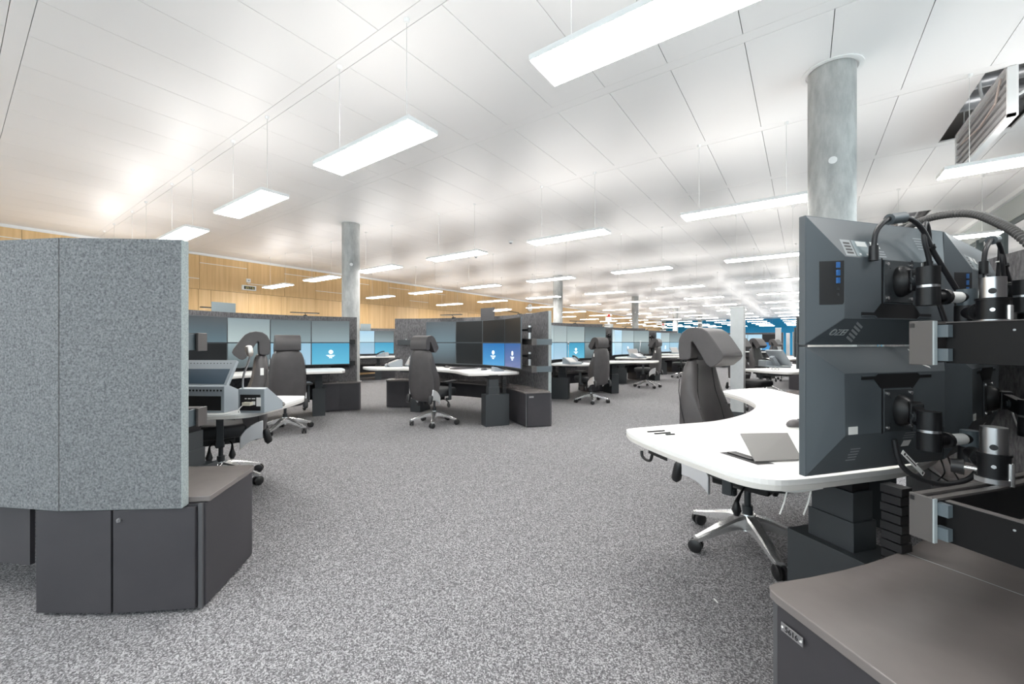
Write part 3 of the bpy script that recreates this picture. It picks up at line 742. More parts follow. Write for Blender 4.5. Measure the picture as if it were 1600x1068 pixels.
        for a in (s.A0+14, a_end-14):
            part(t, 'top_joint', MB().prism([tuple(s.pol(a-0.02,2.49)), tuple(s.pol(a+0.02,2.49)), tuple(s.pol(a+0.02,s.rad(a)-0.055)), tuple(s.pol(a-0.02,s.rad(a)-0.055))], 0.5005, 0.5016), M_label_g, world=True)
        part(t, 'modesty_panel', MB().prism([tuple(s.pol(q, s.rad(q)-0.075)) for q in [s.A0+14.2+(a_end-28.4-s.A0)*i/14 for i in range(15)]]+[tuple(s.pol(q, s.rad(q)-0.057)) for q in [s.A0+14.2+(a_end-28.4-s.A0)*i/14 for i in range(15)]][::-1], 0.20, 0.474), M_lam, world=True)
        for i, (b0, b1, sd) in enumerate(((s.A0-ext, s.A0+dw, 1), (a_end+0.9, a_end-14.0, -1))):
            c = s.pol((b0+b1)/2, 2.7)
            q = thing('base_cabinet', (c.x, c.y, 0), f'low charcoal cabinet at the {"near" if i == 0 else "far"} end {lab}', 'cabinet', 'charcoal base cabinets')
            bm_ = (b0+b1)/2
            body = [tuple(s.pol(b, rin)) for b in (b0, bm_, b1)]+[tuple(s.pol(b, ro(b)-0.02)) for b in (b1, bm_, b0)]
            part(q, 'carcass', MB().prism(body, 0.012, 0.474), M_lam, world=True)
            for (d0, d1) in ((b0, bm_), (bm_, b1)):
                e0, e1 = d0+0.12*sd, d1-0.06*sd
                dr = part(q, 'door', MB().prism([tuple(s.pol(e0, ro(e0)-0.018)), tuple(s.pol(e1, ro(e1)-0.018)), tuple(s.pol(e1, ro(e1))), tuple(s.pol(e0, ro(e0)))], 0.018, 0.466), M_lam, world=True, bevel=0.0015)
                if lock and i == 0 and d0 == b0:
                    pk = s.pol(d1-0.6*sd, ro(d1-0.6*sd)-0.001); ax = s.axes((d0+d1)/2); v = Vector((pk.x, pk.y, 0.425))
                    part(q, 'lock', MB().cyl(v, v+ax[1]*0.008, 0.009, n=16).obox(v+ax[1]*0.011, (0.004,0.006,0.014), ax=ax), M_alu_s, parent=dr, world=True, smooth=40)
            ax = s.axes(b0); rout = ro(b0); cc = s.pol(b0-0.05*sd, (rin+rout)/2-0.005)
            part(q, 'end_panel', MB().obox((cc.x-ax[0].x*0.010*sd, cc.y-ax[0].y*0.010*sd, 0.243), (0.02, rout-rin-0.05, 0.462), ax=ax), M_lam, world=True, bevel=0.002)
            for rr2 in (rin+0.006, rout-0.022):
                cs = s.pol(b0-0.05*sd, rr2)
                part(q, 'corner_strip', MB().obox((cs.x-ax[0].x*0.004*sd, cs.y-ax[0].y*0.004*sd, 0.243), (0.016, 0.014, 0.466), ax=ax), M_lam_edge, world=True)
            if number and i == 0:
                pl_c = s.pol(b0, rin+0.075); v = Vector((pl_c.x, pl_c.y, 0.428))-ax[0]*(0.030*sd)
                pl = part(q, 'number_plate', MB().obox(v, (0.003, 0.066, 0.024), ax=ax), M_alu_s, world=True, bevel=0.001)
                for u in (-0.028, 0.028):
                    vv = v+ax[1]*u; part(q, 'rivet', MB().cyl(vv, vv-ax[0]*0.003*sd, 0.003, n=10), M_label, parent=pl, world=True)
                if number != 'blank':
                    tx = text_part(q, number, 0.020, (v-ax[0]*0.0018*sd)-Vector(q.location), (PI/2, 0, math.atan2(ax[0].y*sd, ax[0].x*sd)-PI/2), M_black, name='plate_number')
        return t
    DESK_IN = [(0.20,-0.945),(0.40,-0.957),(0.609,-0.975),(0.845,-1.055),(1.10,-1.19),(1.344,-1.385),(1.53,-1.66),(1.66,-1.96)]
    def desk_poly(s, ds=0.0, dt=0.0, kin=0.0):
        base = [(0.03,-0.93),(-0.005,-0.895),(-0.035,-0.80),(-0.045,-0.60),(-0.035,-0.35),(-0.02,-0.20),(0.03,-0.125),(0.12,-0.098),(0.35,-0.09),(0.70,-0.105),(1.14,-0.255),(1.60,-0.56),(1.88,-1.00),(2.04,-1.45),(2.22,-1.90),(2.30,-2.10),(2.25,-2.20),(1.95,-2.17),(1.74,-2.10),(1.67,-2.01)]
        inn = [(a, b+kin) for a, b in s.DESK_IN[::-1]]
        pts = [s.w(a+ds, b+dt) for a, b in base+inn]
        return [(p.x, p.y) for p in spline([(q.x, q.y, 0) for q in pts], 4, True)]
    def desk(s, lab, ds=0.0, dt=0.0, kin=0.0, ped_s=0.40, ped_t=-0.18, slots=False):
        c = s.w(1.0+ds, -0.6+dt); t = thing('desk', (c.x, c.y, 0), lab, 'desk', 'white crescent desks')
        poly = s.desk_poly(ds, dt, kin)
        top = part(t, 'desktop', MB().prism(poly, 0.736, 0.755), M_white, world=True, bevel=0.008, seg=3)
        part(t, 'edge_band', MB().prism(poly, 0.718, 0.7362), M_white_edge, parent=top, world=True, bevel=0.008, seg=2)
        if slots:
            for (x0, y0, x1, y1) in ((-0.625,2.02,-0.565,2.095),(-0.585,2.0,-0.53,2.065),(-0.535,2.01,-0.505,2.045)):
                part(t, 'cable_slot', MB().tube([(x0,y0,0.7548),(x1,y1,0.7548)], 0.006, 8), M_mon_dk, parent=top, world=True)
        # under-frame beams
        pb = [s.w(ds+0.18,dt-0.62), s.w(ds+0.18,dt-0.30), s.w(ds+0.8,dt-0.55), s.w(ds+1.45,dt-0.95), s.w(ds+1.85,dt-1.55), s.w(ds+1.72,dt-1.62), s.w(ds+1.3,dt-1.08), s.w(ds+0.7,dt-0.70)]
        part(t, 'underframe', MB().prism([tuple(p) for p in pb], 0.675, 0.721), M_steel_dark, world=True)
        for i, (ls, lt, rot) in enumerate(((ped_s, ped_t, 0), (1.78, -1.08, 50))):
            ax = s.axes(rot); p = s.w(ls+0.09, lt); v = Vector((p.x, p.y, 0))
            part(t, 'pedestal', MB().obox(v+Vector((0,0,0.225)), (0.19, 0.36, 0.45), ax=ax), M_steel_dark, world=True, bevel=0.002)
            lg = part(t, 'lift_column', MB().obox(v-ax[1]*0.04+Vector((0,0,0.50)), (0.115,0.165,0.11), ax=ax).obox(v-ax[1]*0.04+Vector((0,0,0.565)), (0.10,0.15,0.19), ax=ax), M_steel_dark, world=True, bevel=0.002)
            part(t, 'inner_tube', MB().obox(v-ax[1]*0.04+Vector((0,0,0.68)), (0.085,0.135,0.09), ax=ax), M_blackm, parent=lg, world=True)
            ch = MB()
            for q in range(9):
                ch.obox(v+ax[1]*0.135+Vector((0,0,0.455+q*0.031)), (0.05,0.055 if q % 2 else 0.062,0.026), ax=ax)
            part(t, 'cable_chain', ch, M_black, world=True)
        return t
    def mons(s, upper, lower, lab, n=4, logos=(), detail=False, skip=0):
        """upper / lower: list of screen materials, one per column from p0 on; names run from p0"""
        p = s.w(0, 0); out = []
        for i in range(n):
            a = 16.0*i; ax = s.axes(a); e = Vector((ax[0].x, ax[0].y)); nn = ax[1]
            c = p+e*0.3025; th = math.atan2(-nn.x, nn.y)
            if i < skip: p = p+e*0.605; continue
            for row, z, ms in (('upper', 1.3785, upper), ('lower', 0.9985, lower)):
                fl = row == 'upper'
                lb = f'{row} black monitor, {ORD[i]} column from the {lab}'
                det = detail and i < 2
                t = monitor((c.x, c.y), th, z, fl, ms[i], lb, 'monitors on the workstation arms', logo=(row, i) in logos, detail=det)
                if det:
                    detail_monitor(t, fl, row)
                out.append(t)
            p = p+e*0.605
        return out
    def simple_arms(s, lab, n=4, rr=2.72, skip=0, off0=-0.10):
        p = s.w(0, 0)
        for i in range(n):
            a = 16.0*i; ax = s.axes(a); c = p+Vector((ax[0].x, ax[0].y))*0.3025; nn = ax[1]
            if i < skip: p = p+Vector((ax[0].x, ax[0].y))*0.605; continue
            # nearest point on the rail
            ctr = s.w(*s.O); d = (c+Vector((nn.x, nn.y))*0.2-ctr).normalized(); rp = ctr+d*rr
            off = Vector((ax[0].x, ax[0].y))*(off0 if i == 0 else -0.10)
            for row, zr, zm in (('upper', 1.245, 1.3785), ('lower', 0.865, 0.9985)):
                q = rp+off; L = ((Vector((c.x, c.y))-rp).dot(Vector((nn.x, nn.y))))
                t = thing('monitor_holder', (q.x, q.y, zr), f'{row} monitor arm behind the {ORD[i]} column {lab}', 'monitor arm', 'jointed monitor arms')
                part(t, 'pole', MB().cyl((q.x,q.y,zr),(q.x,q.y,zr+0.19),0.020,n=14), M_alu_s, world=True, smooth=40)
                part(t, 'collar', MB().cyl((q.x,q.y,zm-0.045),(q.x,q.y,zm+0.03),0.030,n=16), M_blackm, world=True, smooth=40)
                b = Vector((c.x+nn.x*0.075, c.y+nn.y*0.075, zm)); m = Vector((q.x, q.y, zm)).lerp(b, 0.55)+ax[0]*0.10
                part(t, 'link_tube', MB().tube([(q.x,q.y,zm), m], 0.020, 12), M_blackm, world=True, smooth=40)
                part(t, 'joint', MB().cyl(m-Vector((0,0,0.05)), m+Vector((0,0,0.05)), 0.026, n=16), M_blackm, world=True, smooth=40)
                part(t, 'head', MB().tube([m, b], 0.022, 12).obox(b-nn*0.004, (0.12,0.012,0.12), ax=ax), M_steel_dark, world=True, smooth=40)
                cb = [m+Vector((0,0,0.05)), m+Vector((0,0,0.16))+ax[0]*0.08, b+ax[0]*0.1+Vector((0,0,0.17)), b+ax[0]*0.12+Vector((0,0,0.08))]
                part(t, 'cable', MB().tube(spline(cb, 4), 0.006, 6), M_cable, world=True, smooth=60)
            p = p+Vector((ax[0].x, ax[0].y))*0.605
    def task_lamp(s, a, lab, lit=False, tilt=0.0, r=2.80):
        c = s.pol(a, s.RO-0.024); t = thing('task_lamp', (c.x, c.y, ZT), lab, 'task lamp', 'slim task lamps clipped to the felt screens')
        ax = s.axes(a); v = Vector((c.x, c.y, ZT)); h = s.pol(a, r); hv = Vector((h.x, h.y, ZT+0.055))
        part(t, 'clip', MB().obox(v, (0.05,0.062,0.03), ax=ax), M_black, world=True)
        part(t, 'arm', MB().tube([v, v+Vector((0,0,0.03))-ax[1]*0.02, hv], 0.006, 6), M_black, world=True)
        part(t, 'head', MB().obox(hv, (0.46,0.05,0.014), ax=ax), M_black if not lit else M_lampbody, world=True, bevel=0.004)
        part(t, 'light_strip', MB().obox(hv-Vector((0,0,0.008)), (0.40,0.036,0.003), ax=ax), M_task if lit else M_label, world=True)
    def info_plate(s, a, m, lab, w=0.33, z0=1.52, h=0.27, r=2.74):
        c = s.pol(a, r); ax = s.axes(a); t = thing('info_plate', (c.x, c.y, z0), lab, 'plate', 'grey plates above the monitors')
        v = Vector((c.x, c.y, z0+h/2))
        part(t, 'plate', MB().obox(v, (w,0.008,h), ax=ax), m, world=True, bevel=0.001)
        part(t, 'hanger', MB().obox(v+ax[1]*0.065+Vector((0,0,-0.10)), (0.06,0.13,0.02), ax=ax).obox(v+ax[1]*0.006+Vector((0,0,-0.09)), (0.06,0.006,0.05), ax=ax), M_black, world=True)

# ------------------------------------------------------------------ desk equipment
def yawed(p, deg): return Matrix.Translation(Vector(p)) @ Matrix.Rotation(R(deg), 4, 'Z')
KB = None; MOUSE = None; PHONE = None; TOUCH = None; MIC = None
def keyboard(x, y, deg, lab):
    global KB
    if KB is None:
        t = KB = thing('keyboard', (0,0,0), lab, 'keyboard', 'keyboards on the desks')
        part(t, 'case', MB().extrude_y([(-0.075,0),(0.075,0),(0.075,0.022),(-0.075,0.012)], -0.22, 0.22).xf(Matrix.Rotation(PI/2,4,'Z')), mat('keyboard_grey', (0.16,0.15,0.15), 0.5), bevel=0.003)
        k = MB()
        for i in range(5):
            for j in range(14): k.box(-0.205+j*0.0293,-0.060+i*0.025,0.013+i*0.0016,-0.181+j*0.0293,-0.040+i*0.025,0.021+i*0.0016)
        part(t, 'keys', k, mat('key_grey', (0.07,0.068,0.07), 0.5), kind='stuff')
    else: t = copy_tree(KB)
    t.location = (x, y, 0.755); t.rotation_euler = (0,0,R(deg)); t['label'] = lab
def mouse(x, y, deg, lab):
    global MOUSE
    if MOUSE is None:
        t = MOUSE = thing('computer_mouse', (0,0,0), lab, 'mouse', 'computer mice on the desks')
        rings = []
        for z, sc in ((0,0.92),(0.008,1.0),(0.02,0.92),(0.031,0.62),(0.036,0.2)):
            rings.append([(-0.004*(z>0.02)+0.058*sc*math.cos(2*PI*i/16), 0.033*sc*math.sin(2*PI*i/16), z) for i in range(16)])
        part(t, 'shell', MB().loft(rings), mat('mouse_dark', (0.10,0.095,0.095), 0.4), smooth=70)
        part(t, 'wheel', MB().cyl((0.028,-0.004,0.028),(0.028,0.004,0.028),0.009,n=12), M_black, smooth=40)
        part(t, 'cord', MB().tube(spline([(0.055,0,0.006),(0.10,0.01,0.004),(0.15,0.05,0.004),(0.21,0.04,0.004)],5),0.002,5), M_cable)
    else: t = copy_tree(MOUSE)
    t.location = (x, y, 0.755); t.rotation_euler = (0,0,R(deg)); t['label'] = lab
def phone(x, y, deg, lab, sc=1.0):
    """wedge telephone console, operator side toward -x"""
    global PHONE
    if PHONE is None:
        t = PHONE = thing('phone_console', (0,0,0), lab, 'phone', 'wedge telephone consoles')
        part(t, 'body', MB().extrude_y([(-0.15,0),(0.15,0),(0.15,0.125),(0.09,0.13),(-0.15,0.035)], -0.14, 0.14), M_grey, bevel=0.006)
        part(t, 'face_panel', MB().extrude_y([(-0.13,0.045),(0.075,0.1255),(0.075,0.1285),(-0.13,0.048)], -0.035, 0.13), M_grey_l)
        k = MB()
        for i in range(5):
            for j in range(4):
                u = -0.10+i*0.032; z = 0.057+(u+0.10)*0.393; k.obox((u,-0.01+j*0.035,z), (0.022,0.024,0.008), ax=((0.93,0,0.366),(0,1,0),(-0.366,0,0.93)))
        part(t, 'keypad', k, M_label)
        hs = part(t, 'handset', MB().tube(spline([(-0.12,-0.09,0.075),(-0.09,-0.09,0.098),(0.0,-0.09,0.14),(0.07,-0.09,0.158),(0.10,-0.09,0.15)],4),[0.024]*3+[0.017]*12+[0.024]*2,10), M_black, smooth=50)
        cp = [(-0.12,-0.10,0.06)]+[(-0.10-0.02*math.sin(i*0.8), -0.17-0.03*math.cos(i*1.1), 0.02+0.004*(i%2)) for i in range(8)]
        part(t, 'handset_cord', MB().tube(spline(cp,3),0.005,5), M_cable, parent=hs, smooth=60)
    else: t = copy_tree(PHONE)
    t.location = (x, y, 0.755); t.rotation_euler = (0,0,R(deg)); t['label'] = lab; t.scale = (sc,)*3
def touch(x, y, deg, lab, m=None, sc=1.0):
    """tilted touch display on a foot, screen toward -x"""
    global TOUCH
    if TOUCH is None:
        t = TOUCH = thing('touch_display', (0,0,0), lab, 'touch display', 'tilted touch displays on the desks')
        ax = ((0,1,0),(0.80,0,-0.60),(0.60,0,0.80))
        ax = (Vector((0,1,0)), Vector((0.85,0,-0.53)), Vector((0.53,0,0.85)))
        part(t, 'foot', MB().box(-0.10,-0.12,0,0.12,0.12,0.018), M_grey, bevel=0.004)
        part(t, 'neck', MB().obox((0.05,0,0.08), (0.08,0.04,0.16), ax=ax), M_grey)
        part(t, 'frame', MB().obox((0.0,0,0.135), (0.37,0.030,0.25), ax=ax), M_grey, bevel=0.006)
        part(t, 'glass', MB().obox(Vector((0.0,0,0.135))-ax[1]*0.0155, (0.31,0.002,0.20), ax=ax), M_disp_g)
    else: t = copy_tree(TOUCH)
    t.location = (x, y, 0.755); t.rotation_euler = (0,0,R(deg)); t['label'] = lab; t.scale = (sc,)*3
def mic(x, y, deg, lab, h=0.36, z=0.755):
    t = thing('gooseneck_microphone', (x,y,z), lab, 'microphone', 'gooseneck microphones', rz=R(deg))
    part(t, 'foot', MB().cyl((0,0,0),(0,0,0.02),0.035,0.03,n=18), M_black, smooth=40)
    part(t, 'gooseneck', MB().tube(spline([(0,0,0.015),(0.0,0,h*0.3),(0.02,0,h*0.6),(0.06,0,h*0.85),(0.085,0,h*0.93)],5),0.008,8), M_alu_s, smooth=60)
    part(t, 'capsule', MB().tube([(0.085,0,h*0.92),(0.082,0,h*0.95),(0.075,0,h*1.02),(0.07,0,h*1.06)],[0.014,0.022,0.022,0.014],14), M_alu_s, smooth=50)

# ================================================================== stations
# --- L: behind the large felt screen on the left
L = Station(218.5, -1, end=(-2.215, 0.605), name='L')
L.screen_wall('large curved grey felt screen filling the left foreground')
L.rails('behind the large left felt screen', ss=-0.02, rr=2.60)
L.base('under the large left felt screen', lock=True, ext=0.95, rin=2.41, dw=12.5)
L.desk('white desk corner showing right of the large left felt screen', ds=0.03, dt=-0.25, ped_s=0.23, ped_t=-0.22)
L.mons([S_dark]*4, [S_dark]*4, 'open end behind the left felt screen', skip=1)
L.simple_arms('behind the left felt screen', rr=2.60, skip=1)

# --- A: left workstation facing the wood wall
A = Station(241, 1, p0=(-6.455, 4.127), name='A'); A.RO = 2.80
A.screen_wall('grey felt screen behind the left workstation, before the wood wall')
A.rails('of the left workstation by the column', a1=52, rr=2.66)
A.base('of the left workstation beside the column')
A.desk('white desk of the left workstation, blue logo monitor above it', ds=0.15, dt=0.10)
A.mons([S_slate_refl, S_slate_refl, S_pale_refl, S_teal_refl], [S_blue, S_sky, S_slate_refl, S_dark], 'right at the left workstation', logos={('lower',0)})
A.simple_arms('of the left workstation', rr=2.66)
A.task_lamp(12, 'slim black task lamp above the right half of the left workstation')
A.task_lamp(38, 'slim black task lamp in front of the pale plate, left workstation')
A.info_plate(37, M_plate, 'pale grey plate standing above the left workstation screens')
keyboard(-6.62, 3.33, 150, 'keyboard on the left workstation desk, behind the chair')
mouse(-7.05, 4.0, 160, 'mouse on the left workstation desk under the blue screen')
t = thing('desk_tablet', (-6.76, 4.12, 0.755), 'low dark tablet below the blue logo screen at left', 'tablet')
part(t, 'slab', MB().obox((0,0,0.02), (0.10,0.30,0.02), ax=((0.9,0,0.43),(0,1,0),(-0.43,0,0.9))).xf(Matrix.Rotation(R(155),4,'Z')), M_black, bevel=0.003)
part(t, 'stand', MB().box(-0.04,-0.12,0,0.05,0.12,0.012).xf(Matrix.Rotation(R(155),4,'Z')), M_steel_dark)

# --- B: middle workstation
B = Station(149, 1, end=(-2.956, 5.10), name='B')
B.screen_wall('dark curved felt screen of the middle workstation')
B.rails('of the middle workstation', ss=-0.25, rr=2.60)
B.base('of the middle workstation', number='blank')
B.desk('white desk of the middle workstation in front of dark monitors', ds=0.20, dt=0.20, ped_s=0.10, ped_t=-0.32)
B.mons([S_dark, S_dark, S_dark, S_teal_refl], [S_indigo, S_deep, S_dark, S_teal_refl], 'right at the middle workstation', logos={('lower',0),('lower',1)})
B.simple_arms('of the middle workstation', rr=2.60, off0=-0.37)
B.task_lamp(13, 'lit white task lamp glowing over the middle workstation', lit=True, r=2.55)
B.task_lamp(44, 'dark task lamp over the left half of the middle workstation')
B.info_plate(26, M_plate_dk, 'charcoal plate standing above the middle workstation screens')
keyboard(-5.46, 5.0, 100, 'keyboard left of the mouse on the middle desk, beside the chair')
keyboard(-4.55, 4.98, 72, 'keyboard in front of the dark monitors on the middle desk')
mouse(-5.03, 5.08, 95, 'mouse between the two keyboards on the middle desk')
mouse(-4.12, 4.98, 80, 'mouse right of the keyboard under the blue screens')
phone(-3.80, 4.92, 240, 'small black telephone under the two blue logo screens', sc=0.5)
phone(-6.02, 4.72, 55, 'grey telephone console on the left tip of the middle desk', sc=1.0)
touch(-5.70, 4.86, 75, 'flat grey console left of the centre swivel chair', sc=0.8)
mic(-5.62, 5.15, 80, 'microphone stick rising behind the centre swivel chair', h=0.62)
# side shelf on the felt screen of B
c = B.pol(60, 2.83); t = thing('hanging_tray', (c.x, c.y, 1.17), 'dark bar shelf on the left end of the middle felt screen', 'tray')
ax = B.axes(60)
part(t, 'tray', MB().obox((c.x,c.y,1.19), (0.62,0.07,0.10), ax=ax), M_steel_dark, world=True, bevel=0.002)
part(t, 'hook', MB().obox((c.x-ax[0].x*0.2,c.y-ax[0].y*0.2,1.25), (0.02,0.02,0.02), ax=ax).obox((c.x+ax[0].x*0.15,c.y+ax[0].y*0.15,1.25), (0.02,0.02,0.02), ax=ax), M_alu_s, world=True)

# --- R: near right workstation
RS = Station(52, 1, p0=(-0.013, 1.455), name='R')
RS.O2 = (-0.02, -1.853); RS.R2 = 2.47; RS.A2 = -0.3; RS.PAN = (11.7, 15.6, 15.6, 15.6, 15.6)
RS.screen_wall('dark felt screen behind the near right monitors at the frame edge')
RS.base('in the near right foreground', number='5616', ext=-0.6)
RS.desk('near white crescent desk in the right foreground', ped_s=0.40, slots=True)
near = RS.mons([S_dark]*4, [S_dark]*4, 'viewer at the near right workstation', detail=True)

# --- row of stations along the aisle
row_sets = [
    ('C', (-4.233, 7.10), 'first', [S_pale_refl, S_pale_refl, S_pale_refl, S_slate_refl], [S_sky, S_sky, S_blue, S_slate_refl], {('lower',2)}),
    ('D', (-4.363, 10.92), 'second', [S_pale_refl, S_skyw, S_pale_refl, S_pale_refl], [S_sky, S_skyw, S_sky, S_slate_refl], {('lower',2)}),
    ('E', (-4.33, 15.02), 'third', [S_pale_refl, S_skyw, S_pale_refl, S_slate_refl], [S_pale_refl, S_slate_refl, S_sky, S_sky], {('lower',2)}),
]
for nm, p0, od, upm, lom, lg in row_sets:
    st = Station(106, -1, p0=p0, name=nm); st.PAN = (10, 13.3, 13.3, 13.3, 10)
    far = nm in 'FG'
    st.screen_wall(f'felt screen of the {od} workstation along the aisle')
    st.base(f'of the {od} aisle workstation')
    st.desk(f'white desk of the {od} workstation along the aisle', ds=0.1, dt=0.05)
    st.mons(upm, lom, f'viewer side at the {od} aisle workstation', logos=lg)
    if not far:
        st.rails(f'of the {od} aisle workstation', a1=52)
        st.simple_arms(f'of the {od} aisle workstation')
        st.task_lamp(12, f'nearer task lamp above the {od} aisle workstation')
        st.task_lamp(38, f'farther task lamp above the {od} aisle workstation')
phone(-3.82, 7.42, 150, 'telephone console on the first aisle desk, nearest the viewer')
mic(-4.05, 7.70, 120, 'gooseneck microphone on the first aisle desk', h=0.42)
keyboard(-3.95, 8.25, 160, 'keyboard on the first aisle desk')
touch(-4.05, 11.75, 150, 'tilted grey touch display on the second aisle desk')
mic(-3.95, 12.0, 90, 'gooseneck microphone on the second aisle desk', h=0.44)
phone(-3.75, 11.3, 150, 'telephone console on the second aisle desk')
touch(-3.95, 16.0, 150, 'tilted grey touch display on the third aisle desk')

# --- next stations beyond the near right one
S = Station(52, 1, p0=(-0.088, 7.15), name='S')
S.screen_wall('felt screen of the next right workstation, behind near monitors'); S.base('of the next right workstation')
S.desk('white desk right of the steel post with phone console', ds=0.0, dt=0.0)
S.mons([S_dark]*4, [S_dark]*4, 'viewer at the next right workstation')
T = Station(52, 1, p0=(-0.2, 12.6), name='T')
T.screen_wall('felt screen of the third right workstation'); T.base('of the third right workstation')
T.desk('far white desk behind the phone console on the right'); T.mons([S_dark]*4, [S_dark]*4, 'viewer at the third right workstation')
touch(-0.36, 8.55, 215, 'large pale touch display on the desk right of the steel post', sc=1.25)
phone(-0.50, 8.75, 215, 'telephone handset console beside the large pale touch display', sc=0.9)
t = thing('eyeglasses', (-0.36, 7.62, 0.755), 'folded spectacles lying on the desk right of the steel post', 'glasses')
part(t, 'rim', MB().tube([(0.025+0.022*math.cos(i*PI/8), 0.0, 0.02+0.018*math.sin(i*PI/8)) for i in range(17)], 0.0018, 5).tube([(-0.025+0.022*math.cos(i*PI/8), 0.0, 0.02+0.018*math.sin(i*PI/8)) for i in range(17)], 0.0018, 5), M_black)
part(t, 'temple', MB().tube([(0.048,0,0.025),(0.03,0.12,0.006)], 0.0018, 5).tube([(-0.048,0,0.025),(-0.06,0.12,0.006)], 0.0018, 5), M_black)

# --- W: far station against the wood wall, seen between column and middle screen
Wt = Station(234, 1, p0=(-10.95, 8.60), name='W')
Wt.screen_wall('far felt screen against the wood wall, left of the middle workstation'); Wt.base('of the far left workstation')
Wt.desk('far white desk seen between the column and the middle workstation')
Wt.mons([S_slate_refl, S_skyw, S_sky, S_indigo], [S_blue, S_sky, S_sky, S_dark], 'right at the far left workstation')
Wt.info_plate(16, M_plate, 'small grey plate above the far left workstation screens')
phone(-10.55, 7.85, 30, 'telephone console on the far left desk')

# --- X: far station facing the viewer under the blue wall
X = Station(168, 1, p0=(-1.0, 22.5), name='X')
X.screen_wall('dark felt screen far back under the blue wall'); X.base('of the far workstation under the blue wall')
X.desk('far white desk under the blue wall'); X.mons([S_dark, S_skyw, S_skyw, S_sky], [S_deep, S_skyw, S_skyw, S_sky], 'right at the workstation under the blue wall')
X.info_plate(30, M_plate_dk, 'dark plate above the workstation under the blue wall')
Y2 = Station(188, 1, p0=(2.2, 24.0), name='Y'); Y2.screen_wall('dark felt screen far right under the blue wall'); Y2.base('of the far right workstation under the blue wall')

# ------------------------------------------------------------------ near right: rails, arms, cables
def V(x, y, z): return Vector((x, y, z))
e1 = V(RS.e.x, RS.e.y, 0); nb = V(RS.n.x, RS.n.y, 0); UZ = V(0,0,1)
RA0 = V(0.205, 1.255, 0)                       # rail end nearest the viewer
def rail_dir(k):                                # rail centre line, gently curved
    a = R(52+k*13.0); return V(math.cos(a), math.sin(a), 0)
for zc, nm in ((1.198, 'upper'), (0.818, 'lower')):
    t = thing('mounting_rail', (RA0.x, RA0.y, zc), f'{nm} heavy black rail end jutting at the right edge', 'rail', 'equipment rails')
    pts = [RA0]; 
    for i in range(8): pts.append(pts[-1]+rail_dir(i*0.28)*0.22)
    def off(i, d):
        a = R(52+max(0,i-0.5)*0.28*13); n = V(math.sin(a), -math.cos(a), 0); p = pts[i]+n*d; return (p.x, p.y)
    hh = 0.046
    part(t, 'beam', MB().prism([off(i,-0.008) for i in range(9)]+[off(i,0.028) for i in range(9)][::-1], zc-hh+0.004, zc+hh-0.005), M_blackm, world=True)
    part(t, 'top_strip', MB().prism([off(i,-0.011) for i in range(9)]+[off(i,0.003) for i in range(9)][::-1], zc+hh-0.005, zc+hh).prism([off(i,0.017) for i in range(9)]+[off(i,0.031) for i in range(9)][::-1], zc+hh-0.005, zc+hh), M_rail_cap, world=True)
    cc = RA0-e1*0.004+nb*0.010+UZ*zc
    part(t, 'end_cap', MB().obox(cc, (0.008,0.042,0.096), ax=(e1,nb,UZ)), M_rail_cap, world=True, bevel=0.0015)
    part(t, 'cap_edge', MB().obox(cc+nb*0.0225, (0.010,0.003,0.094), ax=(e1,nb,UZ)), M_rail_edge, world=True)
    part(t, 'cap_mark', MB().obox(cc-e1*0.0045-nb*0.015+UZ*0.038, (0.001,0.008,0.009), ax=(e1,nb,UZ)), M_black, world=True)
    bc = RA0+e1*0.022+nb*0.34+UZ*zc
    part(t, 'bracket', MB().obox(bc, (0.010,0.60,0.086), ax=(e1,nb,UZ)), M_bracket, world=True, bevel=0.001)
    part(t, 'bracket_lip', MB().obox(bc+UZ*0.0435, (0.016,0.60,0.002), ax=(e1,nb,UZ)), M_rail_cap, world=True)
    for q in (-0.012, 0.012):
        part(t, 'clamp', MB().obox(RA0+e1*0.010+nb*0.040+UZ*(zc+q*2.1), (0.016,0.022,0.026), ax=(e1,nb,UZ)), M_blue_steel, world=True)
    for k in range(3):
        p = bc+nb*(-0.2+0.14*k)-e1*0.0055+UZ*0.025
        part(t, 'screw', MB().cyl(p, p-e1*0.001, 0.0022, n=8), M_label_g, world=True)

